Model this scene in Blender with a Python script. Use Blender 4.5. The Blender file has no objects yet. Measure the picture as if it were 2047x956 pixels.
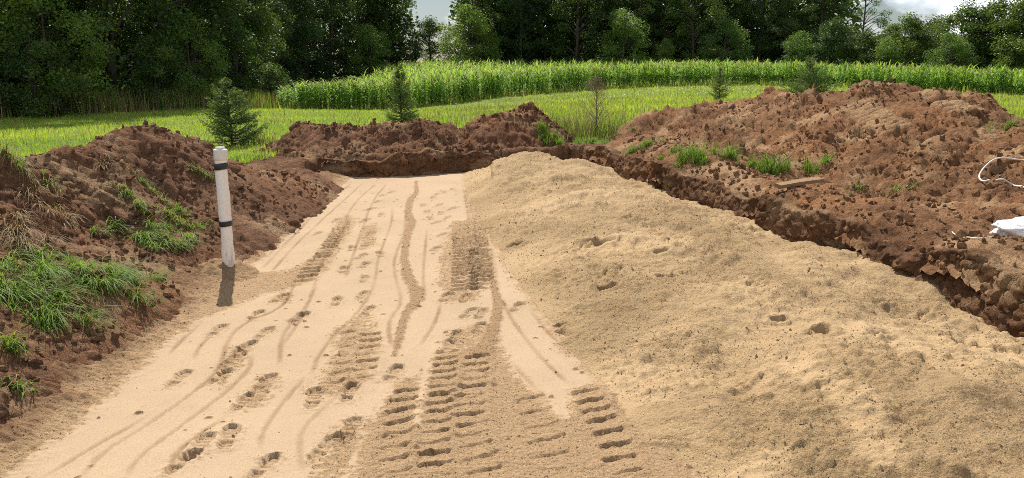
import bpy, math
import numpy as np
from mathutils import Vector

# ------------------------------------------------------------------ camera, sky, sun, exposure
SC = bpy.context.scene
COL = SC.collection
LENS, PITCH, EYE = 26.0, math.radians(12.6), 2.05
cam_d = bpy.data.cameras.new("camera")
cam_d.lens = LENS; cam_d.sensor_width = 36.0; cam_d.clip_start = 0.05; cam_d.clip_end = 4000
cam = bpy.data.objects.new("camera", cam_d); COL.objects.link(cam)
cam.location = (0, 0, EYE); cam.rotation_euler = (math.pi / 2 - PITCH, 0, 0)
SC.camera = cam

SUN_EL, SUN_AZ = math.radians(50), math.radians(-17.5)      # azimuth measured from +Y towards +X
world = bpy.data.worlds.new("World"); SC.world = world; world.use_nodes = True
wn, wl = world.node_tree.nodes, world.node_tree.links
wn.clear()
w_out = wn.new("ShaderNodeOutputWorld"); w_bg = wn.new("ShaderNodeBackground")
sky = wn.new("ShaderNodeTexSky"); sky.sky_type = 'NISHITA'; sky.sun_disc = False
sky.sun_elevation = SUN_EL; sky.sun_rotation = SUN_AZ; sky.altitude = 150
sky.air_density = 1.0; sky.dust_density = 1.0; sky.ozone_density = 1.6
w_tc = wn.new("ShaderNodeTexCoord"); w_sep = wn.new("ShaderNodeSeparateXYZ")
w_z = wn.new("ShaderNodeMath"); w_z.operation = 'ADD'; w_z.inputs[1].default_value = 0.42
w_x = wn.new("ShaderNodeMath"); w_x.operation = 'DIVIDE'
w_y = wn.new("ShaderNodeMath"); w_y.operation = 'DIVIDE'
w_c = wn.new("ShaderNodeCombineXYZ")
w_n = wn.new("ShaderNodeTexNoise"); w_n.inputs['Scale'].default_value = 2.6
w_n.inputs['Detail'].default_value = 9; w_n.inputs['Roughness'].default_value = 0.56
w_r = wn.new("ShaderNodeValToRGB"); w_r.color_ramp.elements[0].position = 0.485; w_r.color_ramp.elements[1].position = 0.60
w_n2 = wn.new("ShaderNodeTexNoise"); w_n2.inputs['Scale'].default_value = 5.5; w_n2.inputs['Detail'].default_value = 7
w_r2 = wn.new("ShaderNodeValToRGB")
w_r2.color_ramp.elements[0].position = 0.38; w_r2.color_ramp.elements[0].color = (18, 19.2, 21, 1)
w_r2.color_ramp.elements[1].position = 0.62; w_r2.color_ramp.elements[1].color = (28, 27.7, 27.2, 1)
w_m = wn.new("ShaderNodeMixRGB")
wl.new(w_tc.outputs['Generated'], w_sep.inputs[0])
wl.new(w_sep.outputs['Z'], w_z.inputs[0])
wl.new(w_sep.outputs['X'], w_x.inputs[0]); wl.new(w_z.outputs[0], w_x.inputs[1])
wl.new(w_sep.outputs['Y'], w_y.inputs[0]); wl.new(w_z.outputs[0], w_y.inputs[1])
wl.new(w_x.outputs[0], w_c.inputs[0]); wl.new(w_y.outputs[0], w_c.inputs[1])
wl.new(w_c.outputs[0], w_n.inputs['Vector']); wl.new(w_n.outputs['Fac'], w_r.inputs[0])
wl.new(w_c.outputs[0], w_n2.inputs['Vector']); wl.new(w_n2.outputs['Fac'], w_r2.inputs[0])
wl.new(w_r.outputs[0], w_m.inputs[0]); wl.new(sky.outputs[0], w_m.inputs[1]); wl.new(w_r2.outputs[0], w_m.inputs[2])
wl.new(w_m.outputs[0], w_bg.inputs[0]); w_c.inputs[2].default_value = 3.7; w_bg.inputs[1].default_value = 0.05
wl.new(w_bg.outputs[0], w_out.inputs[0])

sun_d = bpy.data.lights.new("sun", 'SUN'); sun_d.energy = 5.0; sun_d.angle = math.radians(0.53)
sun_d.color = (1.0, 0.935, 0.83)
sun = bpy.data.objects.new("sun", sun_d); COL.objects.link(sun)
sdir = Vector((math.sin(SUN_AZ) * math.cos(SUN_EL), math.cos(SUN_AZ) * math.cos(SUN_EL), math.sin(SUN_EL)))
sun.rotation_euler = sdir.to_track_quat('Z', 'Y').to_euler(); sun.location = (0, 0, 30)

SC.view_settings.view_transform = 'Standard'; SC.view_settings.look = 'None'
SC.view_settings.gamma = 1; SC.view_settings.exposure = 0.46
SC.view_settings.use_curve_mapping = False
SC.render.engine = 'CYCLES'
SC.cycles.max_bounces = 6; SC.cycles.diffuse_bounces = 3; SC.cycles.transmission_bounces = 4
SC.cycles.use_denoising = False
SC.cycles.filter_width = 0.95
SC.cycles.sample_clamp_indirect = 4.0

# ------------------------------------------------------------------ survey helpers
FPX = 2047 * LENS / 36
CP, SP = math.cos(PITCH), math.sin(PITCH)
def _ray(x, y):
    a = (x - 1023.5) / FPX; b = (478 - y) / FPX
    return a, CP + b * SP, -SP + b * CP
def at(x, y, z=0.0):                 # survey point on a level z
    d = _ray(x, y); t = (z - EYE) / d[2]; return (d[0] * t, d[1] * t)
def atY(x, y, Y):                    # survey point at a distance Y
    d = _ray(x, y); t = Y / d[1]; return (d[0] * t, Y, EYE + d[2] * t)
def sm(a, b, x):
    t = np.clip((x - a) / (b - a), 0, 1); return t * t * (3 - 2 * t)
def smr(e0, e1, x): return sm(e0, e1, x)

# ------------------------------------------------------------------ noise (numpy)
def _hash(ix, iy, s):
    h = (ix.astype(np.int64) * 374761393 + iy.astype(np.int64) * 668265263 + s * 1274126177) & 0xFFFFFFFF
    h = ((h ^ (h >> 13)) * 1274126177) & 0xFFFFFFFF
    h = ((h ^ (h >> 16)) * 2246822519) & 0xFFFFFFFF
    return ((h ^ (h >> 15)) & 0xFFFFFF) / float(0x1000000)
def perlin(x, y, s=0):
    x0 = np.floor(x); y0 = np.floor(y); fx = x - x0; fy = y - y0
    u = fx * fx * fx * (fx * (fx * 6 - 15) + 10); v = fy * fy * fy * (fy * (fy * 6 - 15) + 10)
    def g(ox, oy):
        a = _hash(x0 + ox, y0 + oy, s) * 2 * np.pi
        return np.cos(a) * (fx - ox) + np.sin(a) * (fy - oy)
    n0 = g(0, 0) * (1 - u) + g(1, 0) * u; n1 = g(0, 1) * (1 - u) + g(1, 1) * u
    return (n0 * (1 - v) + n1 * v) * 1.4
def fbm(x, y, s=0, o=4, g=0.5):
    r = 0; a = 1; f = 1
    for i in range(o):
        r = r + a * perlin(x * f + 17.3 * i, y * f - 9.1 * i, s + i); a *= g; f *= 2.03
    return r
def billow(x, y, s=0, o=4, g=0.5):
    r = 0; a = 1; f = 1
    for i in range(o):
        r = r + a * np.abs(perlin(x * f + 7.3 * i, y * f - 3.1 * i, s + i)); a *= g; f *= 2.1
    return r
def domes(x, y, s=0, keep=0.6):      # round clods: one dome per cell with its own height
    x0 = np.floor(x); y0 = np.floor(y); best = np.zeros_like(x)
    for ox in (-1, 0, 1):
        for oy in (-1, 0, 1):
            cx = x0 + ox; cy = y0 + oy
            px = cx + 0.15 + 0.7 * _hash(cx, cy, s); py = cy + 0.15 + 0.7 * _hash(cx, cy, s + 1)
            a = _hash(cx, cy, s + 2); r = 0.3 + 0.4 * _hash(cx, cy, s + 3)
            st = 0.7 + 0.6 * _hash(cx, cy, s + 4)
            d2 = (((x - px) * st) ** 2 + ((y - py) / st) ** 2) / (r * r)
            k = np.where(a < keep, 0.35 + a / keep * 0.65, 0)
            best = np.maximum(best, k * np.sqrt(np.clip(1 - d2, 0, 1)) * r / 0.5)
    return best
def blocks(x, y, s=0, tilt=.8):      # broken clods: each cell is a tilted flat face with its own height, creased where cells meet
    x = x + .18 * perlin(x * 1.7, y * 1.7, s + 8); y = y + .18 * perlin(x * 1.7 + 5, y * 1.7, s + 9)
    x0 = np.floor(x); y0 = np.floor(y); f1 = np.full(x.shape, 9.0); f2 = np.full(x.shape, 9.0); h = np.zeros_like(x)
    for ox in (-1, 0, 1):
        for oy in (-1, 0, 1):
            cx = x0 + ox; cy = y0 + oy
            dx = x - cx - _hash(cx, cy, s); dy = y - cy - _hash(cx, cy, s + 1); d = dx * dx + dy * dy
            hh = _hash(cx, cy, s + 2) ** 1.6 + tilt * ((_hash(cx, cy, s + 3) - .5) * dx + (_hash(cx, cy, s + 4) - .5) * dy)
            n = d < f1; f2 = np.where(n, f1, np.minimum(f2, d)); h = np.where(n, hh, h); f1 = np.where(n, d, f1)
    e = np.sqrt(f2) - np.sqrt(f1)
    return h * (.25 + .75 * sm(0, .22, e)) - .18 * sm(.12, 0, e)
def tps(pts, lam=0.002):             # thin-plate surface through survey points
    P = np.array(pts, float); n = len(P); X = P[:, :2]; c = X.mean(0); X = X - c
    d2 = ((X[:, None] - X[None]) ** 2).sum(-1)
    K = 0.5 * d2 * np.log(d2 + 1e-9) + lam * np.eye(n)
    A = np.zeros((n + 3, n + 3)); A[:n, :n] = K; A[:n, n] = 1; A[:n, n + 1:] = X; A[n, :n] = 1; A[n + 1:, :n] = X.T
    w = np.linalg.solve(A, np.r_[P[:, 2], 0, 0, 0])
    def f(x, y):
        x = np.asarray(x, float) - c[0]; y = np.asarray(y, float) - c[1]
        r = w[n] + w[n + 1] * x + w[n + 2] * y
        for i in range(n):
            q = (x - X[i, 0]) ** 2 + (y - X[i, 1]) ** 2
            r = r + w[i] * 0.5 * q * np.log(q + 1e-9)
        return r
    return f
def seg_dist(x, y, pl):              # distance to a polyline and the run along it
    best = np.full(x.shape, 1e9); run = np.zeros_like(x); side = np.zeros_like(x); acc = 0
    for (ax, ay), (bx, by) in zip(pl[:-1], pl[1:]):
        dx, dy = bx - ax, by - ay; L = math.hypot(dx, dy)
        t = np.clip(((x - ax) * dx + (y - ay) * dy) / (L * L), 0, 1)
        ex, ey = x - ax - t * dx, y - ay - t * dy
        d = np.hypot(ex, ey); m = d < best
        best = np.where(m, d, best); run = np.where(m, acc + t * L, run)
        side = np.where(m, np.sign(dx * ey - dy * ex) * d, side); acc += L
    return best, run, side, acc
def poly_sdf(x, y, pl):              # negative inside
    d = seg_dist(x, y, list(pl) + [pl[0]])[0]; ins = np.zeros(x.shape, bool)
    n = len(pl)
    for i in range(n):
        ax, ay = pl[i]; bx, by = pl[(i + 1) % n]
        if ay == by: continue
        c = ((ay > y) != (by > y)) & (x < (bx - ax) * (y - ay) / (by - ay) + ax)
        ins ^= c
    return np.where(ins, -d, d)

# ------------------------------------------------------------------ mesh helpers
def mesh_np(name, V, Fq, mats, attrs=None, smooth=True, mi=None):
    """V (n,3); Fq a list of face arrays (m,k)"""
    me = bpy.data.meshes.new(name)
    Fq = [np.asarray(f, np.int32) for f in (Fq if isinstance(Fq, list) else [Fq]) if len(f)]
    V = np.asarray(V, np.float32); me.vertices.add(len(V)); me.vertices.foreach_set('co', V.ravel())
    loops = np.concatenate([f.ravel() for f in Fq]); tot = np.concatenate([np.full(len(f), f.shape[1], np.int32) for f in Fq])
    start = np.r_[0, np.cumsum(tot)[:-1]].astype(np.int32)
    me.loops.add(len(loops)); me.loops.foreach_set('vertex_index', loops)
    me.polygons.add(len(tot)); me.polygons.foreach_set('loop_start', start)
    if smooth: me.polygons.foreach_set('use_smooth', np.ones(len(tot), bool))
    else: me.polygons.foreach_set('use_smooth', np.zeros(len(tot), bool))
    for m in (mats if isinstance(mats, (list, tuple)) else [mats]): me.materials.append(m)
    if mi is not None: me.polygons.foreach_set('material_index', np.asarray(mi, np.int32))
    for k, a in (attrs or {}).items():
        at_ = me.attributes.new(k, 'FLOAT', 'POINT'); at_.data.foreach_set('value', np.asarray(a, np.float32).ravel())
    me.update(calc_edges=True); me.validate()
    return me
def link(name, data, parent=None, loc=(0, 0, 0), rotz=0, scale=None, label=None, cat=None, group=None, kind=None):
    o = bpy.data.objects.new(name, data); COL.objects.link(o); o.location = loc; o.rotation_euler = (0, 0, rotz)
    if scale is not None: o.scale = (scale,) * 3 if not hasattr(scale, '__len__') else scale
    if parent is not None: o.parent = parent
    if label: o['label'] = label
    if cat: o['category'] = cat
    if group: o['group'] = group
    if kind: o['kind'] = kind
    return o
def grid(x0, x1, y0, y1, dx, k, dymin=0.0):   # rows get coarser with distance from the near edge
    xs = np.arange(x0, x1 + dx / 2, dx); ys = [y0]
    while ys[-1] < y1: ys.append(ys[-1] + max(k * max(ys[-1], 2.6), dymin))
    return np.meshgrid(xs, np.array(ys))
def grid_mesh(name, X, Y, Z, mat, attrs=None, keep=None):
    r, c = X.shape; idx = np.arange(r * c).reshape(r, c)
    q = np.stack([idx[:-1, :-1], idx[:-1, 1:], idx[1:, 1:], idx[1:, :-1]], -1).reshape(-1, 4)
    V = np.stack([X.ravel(), Y.ravel(), Z.ravel()], 1)
    at_ = {k: v.ravel() for k, v in (attrs or {}).items()}
    if keep is not None:
        q = q[keep.ravel()[q].any(1)]
        u, inv = np.unique(q, return_inverse=True); q = inv.reshape(-1, 4); V = V[u]; at_ = {k: v[u] for k, v in at_.items()}
    return mesh_np(name, V, q, mat, at_)
class Acc:                            # collects blades, tubes, leaves
    def __init__(s): s.V = []; s.T = []; s.Q = []; s.TM = []; s.QM = []; s.A = []; s.n = 0
    def add(s, V, Q=None, T=None, m=0, a=None):
        V = np.asarray(V, float).reshape(-1, 3); s.V.append(V)
        if Q is not None and len(Q): Q = np.asarray(Q); s.Q.append(Q + s.n); s.QM.append(np.full(len(Q), m))
        if T is not None and len(T): T = np.asarray(T); s.T.append(T + s.n); s.TM.append(np.full(len(T), m))
        s.A.append(np.full(len(V), 0.5) if a is None else np.broadcast_to(np.asarray(a, float), (len(V),))); s.n += len(V)
    def mesh(s, name, mats, smooth=True):
        F = []; M = []
        if s.Q: F.append(np.concatenate(s.Q)); M.append(np.concatenate(s.QM))
        if s.T: F.append(np.concatenate(s.T)); M.append(np.concatenate(s.TM))
        return mesh_np(name, np.concatenate(s.V), F, mats, {'vary': np.concatenate(s.A)}, smooth, np.concatenate(M))
def tube(pts, rad, n=6, cap=True):
    pts = np.asarray(pts, float); m = len(pts); rad = np.broadcast_to(np.asarray(rad, float), (m,))
    tg = np.gradient(pts, axis=0); tg /= np.linalg.norm(tg, axis=1)[:, None] + 1e-9
    ref = np.array([0.31, 0.22, 0.92]) if abs(tg[:, 2]).mean() < 0.8 else np.array([1.0, 0.1, 0.05])
    u = np.cross(tg, ref); u /= np.linalg.norm(u, axis=1)[:, None] + 1e-9; v = np.cross(tg, u)
    a = np.arange(n) * 2 * np.pi / n
    V = pts[:, None] + rad[:, None, None] * (np.cos(a)[None, :, None] * u[:, None] + np.sin(a)[None, :, None] * v[:, None])
    i = np.arange(m - 1)[:, None] * n; j = np.arange(n)[None]; k = (j + 1) % n
    Q = np.stack([i + j, i + k, i + n + k, i + n + j], -1).reshape(-1, 4)
    V = V.reshape(-1, 3); T = []
    if cap:
        V = np.r_[V, pts[:1], pts[-1:]]; b = m * n
        T = [[b, int((q + 1) % n), int(q)] for q in range(n)] + [[b + 1, (m - 1) * n + q, (m - 1) * n + (q + 1) % n] for q in range(n)]
    return V, Q, np.array(T)
def leaves(C, size, rng, up=0.35, aspect=0.55):     # diamond leaves at the points C
    n = len(C); size = np.broadcast_to(np.asarray(size, float), (n,))
    a = rng.normal(size=(n, 3)); a[:, 2] *= 0.7; a /= np.linalg.norm(a, axis=1)[:, None]
    b = rng.normal(size=(n, 3)); b[:, 2] *= (1 - up); b -= (a * b).sum(1)[:, None] * a; b /= np.linalg.norm(b, axis=1)[:, None]
    nrm = np.cross(a, b); s = size[:, None]
    V = np.stack([C - a * s * .5, C + b * s * aspect * .5 + nrm * s * .06, C + a * s * .5, C - b * s * aspect * .5 + nrm * s * .06], 1)
    return V.reshape(-1, 3), np.arange(4 * n).reshape(-1, 4)
def blades(P, L, W, lean, az, rng, seg=3, curl=1.0):  # tapering grass blades that arch over
    n = len(P); t = np.linspace(0, 1, seg + 1)
    dirv = np.stack([np.cos(az), np.sin(az), np.zeros(n)], 1); per = np.stack([-np.sin(az), np.cos(az), np.zeros(n)], 1)
    rows = []
    for k, tt in enumerate(t):
        ang = lean * (0.25 + 0.75 * tt * curl); h = L * tt
        c = P + dirv * (h * np.sin(ang))[:, None] + np.array([0, 0, 1.0]) * (h * np.cos(ang))[:, None]
        w = (W * (1 - tt) ** 0.7 * 0.5)[:, None]
        if k < seg: rows += [c - per * w, c + per * w]
        else: rows += [c]
    V = np.stack(rows, 1); m = V.shape[1]; b = np.arange(n)[:, None] * m
    Q = np.concatenate([b + np.array([[2 * k, 2 * k + 1, 2 * k + 3, 2 * k + 2]]) for k in range(seg - 1)]) if seg > 1 else None
    T = b + np.array([[2 * seg - 2, 2 * seg - 1, 2 * seg]])
    return V.reshape(-1, 3), Q, T, m

# ------------------------------------------------------------------ materials
def nt(name):
    m = bpy.data.materials.new(name); m.use_nodes = True; n = m.node_tree.nodes; n.clear()
    return m, n, m.node_tree.links
def mixc(n, l, f, a, b, mode='MIX'):
    x = n.new("ShaderNodeMixRGB"); x.blend_type = mode
    for i, v in ((0, f), (1, a), (2, b)):
        if hasattr(v, 'type') and hasattr(v, 'links'): l.new(v, x.inputs[i])
        elif i == 0: x.inputs[0].default_value = v
        else: x.inputs[i].default_value = (*v, 1)
    return x.outputs[0]
def noise(n, l, co, scale, det=4, rough=0.55, ramp=None, kind=None):
    if kind == 'vor':
        t = n.new("ShaderNodeTexVoronoi"); o = t.outputs['Distance']
    else:
        t = n.new("ShaderNodeTexNoise"); t.inputs['Detail'].default_value = det; t.inputs['Roughness'].default_value = rough; o = t.outputs['Fac']
    t.inputs['Scale'].default_value = scale; l.new(co, t.inputs['Vector'])
    if ramp:
        r = n.new("ShaderNodeMapRange"); r.inputs[1].default_value, r.inputs[2].default_value = ramp; l.new(o, r.inputs[0]); o = r.outputs[0]
    return o
def attr(n, name):
    a = n.new("ShaderNodeAttribute"); a.attribute_name = name; return a.outputs['Fac']
def bump(n, l, h, dist, strength=1.0, prev=None):
    b = n.new("ShaderNodeBump"); b.inputs['Distance'].default_value = dist; b.inputs['Strength'].default_value = strength
    l.new(h, b.inputs['Height'])
    if prev is not None: l.new(prev, b.inputs['Normal'])
    return b.outputs[0]
def finish(n, l, col, nor=None, rough=0.95, spec=0.15):
    p = n.new("ShaderNodeBsdfPrincipled"); o = n.new("ShaderNodeOutputMaterial")
    if hasattr(col, 'links'): l.new(col, p.inputs['Base Color'])
    else: p.inputs['Base Color'].default_value = (*col, 1)
    p.inputs['Roughness'].default_value = rough; p.inputs['Specular IOR Level'].default_value = spec
    if nor is not None: l.new(nor, p.inputs['Normal'])
    l.new(p.outputs[0], o.inputs[0]); return p
def objco(n): return n.new("ShaderNodeTexCoord").outputs['Object']

def mat_sand(name, smooth, loose, dark, grain=.034):
    m, n, l = nt(name); co = objco(n)
    lo = attr(n, 'loose'); dk = attr(n, 'dark_tone')
    big = noise(n, l, co, 0.9, 4, 0.6, (0.3, 0.7)); fine = noise(n, l, co, 60, 4, 0.7, (0.25, 0.75)); grit = noise(n, l, co, 120, 2, 0.6, (0.3, 0.7))
    c1 = mixc(n, l, big, tuple(v * .88 for v in smooth), tuple(v * 1.02 for v in smooth))
    c2 = mixc(n, l, fine, tuple(v * .76 for v in loose), tuple(v * 1.2 for v in loose))
    c = mixc(n, l, lo, c1, c2); c = mixc(n, l, dk, c, dark)
    g = mixc(n, l, grit, (.82, .81, .80), (1.12, 1.12, 1.12)); c = mixc(n, l, 1.0, c, g, 'MULTIPLY')
    hgt = n.new("ShaderNodeMath"); hgt.operation = 'MULTIPLY'; l.new(lo, hgt.inputs[0]); hgt.inputs[1].default_value = 0.75
    hs = n.new("ShaderNodeMath"); hs.operation = 'ADD'; l.new(hgt.outputs[0], hs.inputs[0]); hs.inputs[1].default_value = 0.12
    b1 = n.new("ShaderNodeBump"); b1.inputs['Distance'].default_value = grain
    l.new(hs.outputs[0], b1.inputs['Strength']); l.new(noise(n, l, co, 38, 5, 0.72), b1.inputs['Height'])
    b2 = n.new("ShaderNodeBump"); b2.inputs['Distance'].default_value = 0.004; l.new(hs.outputs[0], b2.inputs['Strength'])
    l.new(noise(n, l, co, 150, 2, 0.6), b2.inputs['Height']); l.new(b1.outputs[0], b2.inputs['Normal'])
    finish(n, l, c, b2.outputs[0]); return m
def mat_dirt(name, dark, light, sandy):
    m, n, l = nt(name); co = objco(n)
    big = noise(n, l, co, 1.3, 5, 0.65, (0.32, 0.68)); mid = noise(n, l, co, 11, 5, 0.7, (0.3, 0.7)); fin = noise(n, l, co, 70, 4, 0.7, (0.3, 0.7))
    c = mixc(n, l, big, dark, light)
    red = noise(n, l, co, .55, 3, 0.5, (0.45, 0.7)); c = mixc(n, l, red, c, (light[0] * 1.05, light[1] * .95, light[2] * .84)); wet = noise(n, l, co, 2.6, 4, 0.6, (0.56, 0.72)); c = mixc(n, l, wet, c, tuple(v * .62 for v in dark))
    c = mixc(n, l, attr(n, 'sandy'), c, sandy)
    g = mixc(n, l, mid, (.72, .70, .70), (1.2, 1.2, 1.2)); c = mixc(n, l, 1.0, c, g, 'MULTIPLY')
    g2 = mixc(n, l, fin, (.78, .77, .76), (1.18, 1.18, 1.2)); c = mixc(n, l, 1.0, c, g2, 'MULTIPLY')
    b = bump(n, l, noise(n, l, co, 17, 5, 0.72), 0.085, 1.0); b = bump(n, l, noise(n, l, co, 75, 3, 0.7), 0.018, 0.7, b)
    finish(n, l, c, b, 0.97, 0.1); return m
def mat_leaf(name, c0, c1, trans=0.35, tcol=None, rough=0.5, objvar=True, spec=0.3):
    m, n, l = nt(name)
    v = attr(n, 'vary'); c = mixc(n, l, v, c0, c1)
    if objvar:
        oi = n.new("ShaderNodeObjectInfo"); k = mixc(n, l, oi.outputs['Random'], (.78, .85, .9), (1.2, 1.12, .95)); c = mixc(n, l, 1.0, c, k, 'MULTIPLY')
    p = n.new("ShaderNodeBsdfPrincipled"); p.inputs['Roughness'].default_value = rough; p.inputs['Specular IOR Level'].default_value = spec
    l.new(c, p.inputs['Base Color'])
    t = n.new("ShaderNodeBsdfTranslucent"); tc = mixc(n, l, 1.0, c, tcol or (1.9, 1.75, .75), 'MULTIPLY'); l.new(tc, t.inputs[0])
    x = n.new("ShaderNodeMixShader"); x.inputs[0].default_value = trans; l.new(p.outputs[0], x.inputs[1]); l.new(t.outputs[0], x.inputs[2])
    o = n.new("ShaderNodeOutputMaterial"); l.new(x.outputs[0], o.inputs[0]); return m
def mat_noise(name, c0, c1, scale, rough=0.8, bd=0.0, spec=0.2, stretch=None):
    m, n, l = nt(name); co = objco(n)
    if stretch:
        mp = n.new("ShaderNodeMapping"); mp.inputs['Scale'].default_value = stretch; l.new(co, mp.inputs[0]); co = mp.outputs[0]
    f = noise(n, l, co, scale, 5, 0.65, (0.3, 0.7)); c = mixc(n, l, f, c0, c1)
    finish(n, l, c, bump(n, l, f, bd) if bd else None, rough, spec); return m

M_FLOOR = mat_sand('compacted_sand', (0.425, 0.312, 0.202), (0.42, 0.282, 0.16), (0.215, 0.122, 0.065))
M_PILE = mat_sand('heaped_sand', (0.445, 0.318, 0.185), (0.445, 0.308, 0.166), (0.29, 0.195, 0.10), .058)
M_DIRT_L = mat_dirt('dark_topsoil', (0.175, 0.090, 0.052), (0.31, 0.174, 0.103), (0.42, 0.28, 0.165))
M_DIRT_B = mat_dirt('brown_topsoil', (0.158, 0.077, 0.043), (0.28, 0.148, 0.083), (0.38, 0.245, 0.138))
M_DIRT_R = mat_dirt('reddish_topsoil', (0.18, 0.090, 0.046), (0.375, 0.208, 0.109), (0.54, 0.36, 0.20))
M_EARTH = mat_dirt('cut_earth', (0.14, 0.072, 0.039), (0.26, 0.145, 0.08), (0.42, 0.275, 0.155))
M_BARK = mat_noise('bark', (0.05, 0.04, 0.03), (0.12, 0.10, 0.075), 9, 0.9, 0.02, 0.1, (1, 1, .25))
M_LEAF_A = mat_leaf('leaf_dark_green', (0.018, 0.044, 0.016), (0.08, 0.14, 0.034), 0.36)
M_LEAF_B = mat_leaf('leaf_mid_green', (0.036, 0.078, 0.022), (0.115, 0.18, 0.045), 0.36)
M_LEAF_C = mat_leaf('leaf_light_green', (0.06, 0.12, 0.03), (0.155, 0.25, 0.06), 0.40)
M_NEEDLE = mat_leaf('spruce_needles', (0.04, 0.08, 0.024), (0.17, 0.25, 0.07), 0.28)
M_TWIG = mat_noise('dry_twigs', (0.15, 0.11, 0.075), (0.28, 0.20, 0.14), 12, 0.9)
M_GRASS = mat_leaf('meadow_grass', (0.175, 0.285, 0.032), (0.40, 0.49, 0.09), 0.45, (1.7, 1.6, .7), 0.6, False)
M_GRASS2 = mat_leaf('lush_grass', (0.06, 0.145, 0.02), (0.25, 0.36, 0.07), 0.40, (1.6, 1.6, .7), 0.6, False, 0.15)
M_STRAW = mat_leaf('withered_grass', (0.16, 0.11, 0.055), (0.36, 0.28, 0.15), 0.25, (1.2, 1.1, .8), 0.7, False)
M_CORN = mat_leaf('corn_leaf', (0.06, 0.17, 0.028), (0.29, 0.45, 0.10), 0.42, (1.7, 1.6, .8), 0.6, True, 0.2)
M_TASSEL = mat_leaf('corn_tassel', (0.32, 0.23, 0.10), (0.52, 0.39, 0.19), 0.3, (1.2, 1.1, .8), 0.8, False)

# ------------------------------------------------------------------ land form
XW = lambda y: np.interp(y, [2, 5, 7, 9, 12, 16], [4.6, 4.0, 3.55, 3.02, 2.25, 1.36])       # right cut
XL = lambda y: np.interp(y, [2, 4, 8, 15], [-3.05, -3.1, -3.3, -3.7])                          # left cut
PIT = [(-3.05, -1), (-3.1, 4), (-3.3, 8), (-3.62, 14.75), (-2.2, 14.95), (-0.9, 15.7), (0.2, 16.1), (1.33, 16.35),
       (1.40, 15.9), (2.27, 12), (3.04, 9), (3.57, 7), (4.02, 5), (4.9, -1)]
_land = tps([(-19, 26, .3), (-17, 40, .25), (-30, 30, .3), (-5, 20, .38), (-14, 20, .4), (3, 20, .5), (0, 16, .45), (8, 22, .5), (14, 20, .4),
             (0, 5, .4), (-8, 6, .4), (8, 6, .45), (-8, 14, .4), (-15, 52, -.45), (-7.5, 62, -.6), (-4, 35, .15), (7, 35, .5), (3, 75, .35),
             (17, 77, .9), (30, 72, .8), (45, 64, .1), (28, 40, .5), (44, 40, 0), (-9, 85, 1.2), (-15, 85, .95), (3, 92, 1.35), (24, 102, 1.7), (60, 88, -.3), (50, 110, .5),
             (-40, 80, .6), (90, 60, -.3), (0, 140, 2), (90, 140, 1.0), (-90, 140, 1.5), (-60, 0, .4), (60, 0, .3)], 0.5)
def land(x, y):
    x = np.asarray(x, float); y = np.asarray(y, float)
    z = _land(np.clip(x, -95, 95), np.clip(y, -5, 145))
    far = sm(110, 260, np.hypot(x, y)); z = z * (1 - far) + 1.2 * far
    return z + 0.05 * fbm(x * .35, y * .35, 5, 3)

def earth_f(x, y):
    wob = 0.13 * fbm(x * 1.6, y * 1.6, 21, 3) + 0.02 * fbm(x * 7, y * 7, 22, 3)
    s = poly_sdf(x, y, PIT) + wob
    left = sm(-1.5, -2.6, x) * sm(14.3, 13.3, y)
    w = 0.16 + 0.30 * left
    rim = np.where(x < -2.2, 0.16 + .22 * sm(12.6, 14.0, y), 0.36 + 0.12 * sm(-3, 1.3, x) * sm(8, 15, y) + 0.03 * sm(9, 5, y))
    s = s - .16 * (1 - left)
    t = sm(-0.02, w, s)
    z = -0.25 + (rim + 0.25) * t
    rough = 0.05 * (billow(x * 5, y * 5, 31, 4) - .4) + 0.035 * domes(x * 7, y * 7, 35) + 0.012 * fbm(x * 22, y * 22, 36, 3)
    z = z + rough * np.clip(t * 1.4, 0, 1)
    lip = 0.05 * np.exp(-((s - w - .08) / .12) ** 2); z = z + lip * (1 - left)
    return z, t, s

# ---- sand pile
PILE_L = [at(*p) for p in [(930, 343), (935, 400), (960, 450), (1000, 500), (1060, 600), (1130, 690), (1200, 760), (1290, 870), (1420, 956)]]
PILE_L = PILE_L + [(1.2, 2.9), (1.4, 1.8)]
def pile_x(y):
    p = sorted([(b, a) for a, b in PILE_L]); return np.interp(y, [q[0] for q in p], [q[1] for q in p])
_contact = []
for px, py in [(1165, 322), (1250, 350), (1310, 376), (1390, 398), (1470, 424), (1580, 470), (1660, 500), (1760, 518), (1830, 562), (1900, 605), (1990, 648), (2047, 662)]:
    for Y in np.arange(16.2, 3.5, -0.02):
        X, _, Z = atY(px, py, Y)
        if X < XW(Y): break
    _contact.append((X, Y, Z))
_pp = [(a, b, 0.0) for a, b in PILE_L] + [(a + .5, b, .13) for a, b in PILE_L[1:-1]] + [(c[0] - .05, c[1], max(c[2] - .06, .04)) for c in _contact]
_pp += [atY(1063, 301, 14.6), atY(1000, 322, 14.9), atY(1130, 324, 14.9), (0.9, 15.5, .28), (-.4, 15.7, .05), (0.3, 15.9, .12)]
_pp += [(1.3, 13.2, .45), (0.6, 12.6, .37), (1.7, 11, .33), (.9, 10, .27), (2.1, 9.2, .28), (1.15, 8, .22), (2.5, 7.2, .24), (1.5, 6.4, .24),
        (2.7, 5.6, .21), (1.75, 5.2, .22), (2.4, 4.4, .26), (1.75, 4.3, .13), (2.1, 3.5, .30), (3.4, 4.2, .17), (3.2, 3.1, .24), (2.2, 2.4, .35), (3.9, 2.5, .3)]
_pile0 = tps(_pp, 0.03)
_pk = atY(1063, 301, 14.6)
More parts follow.
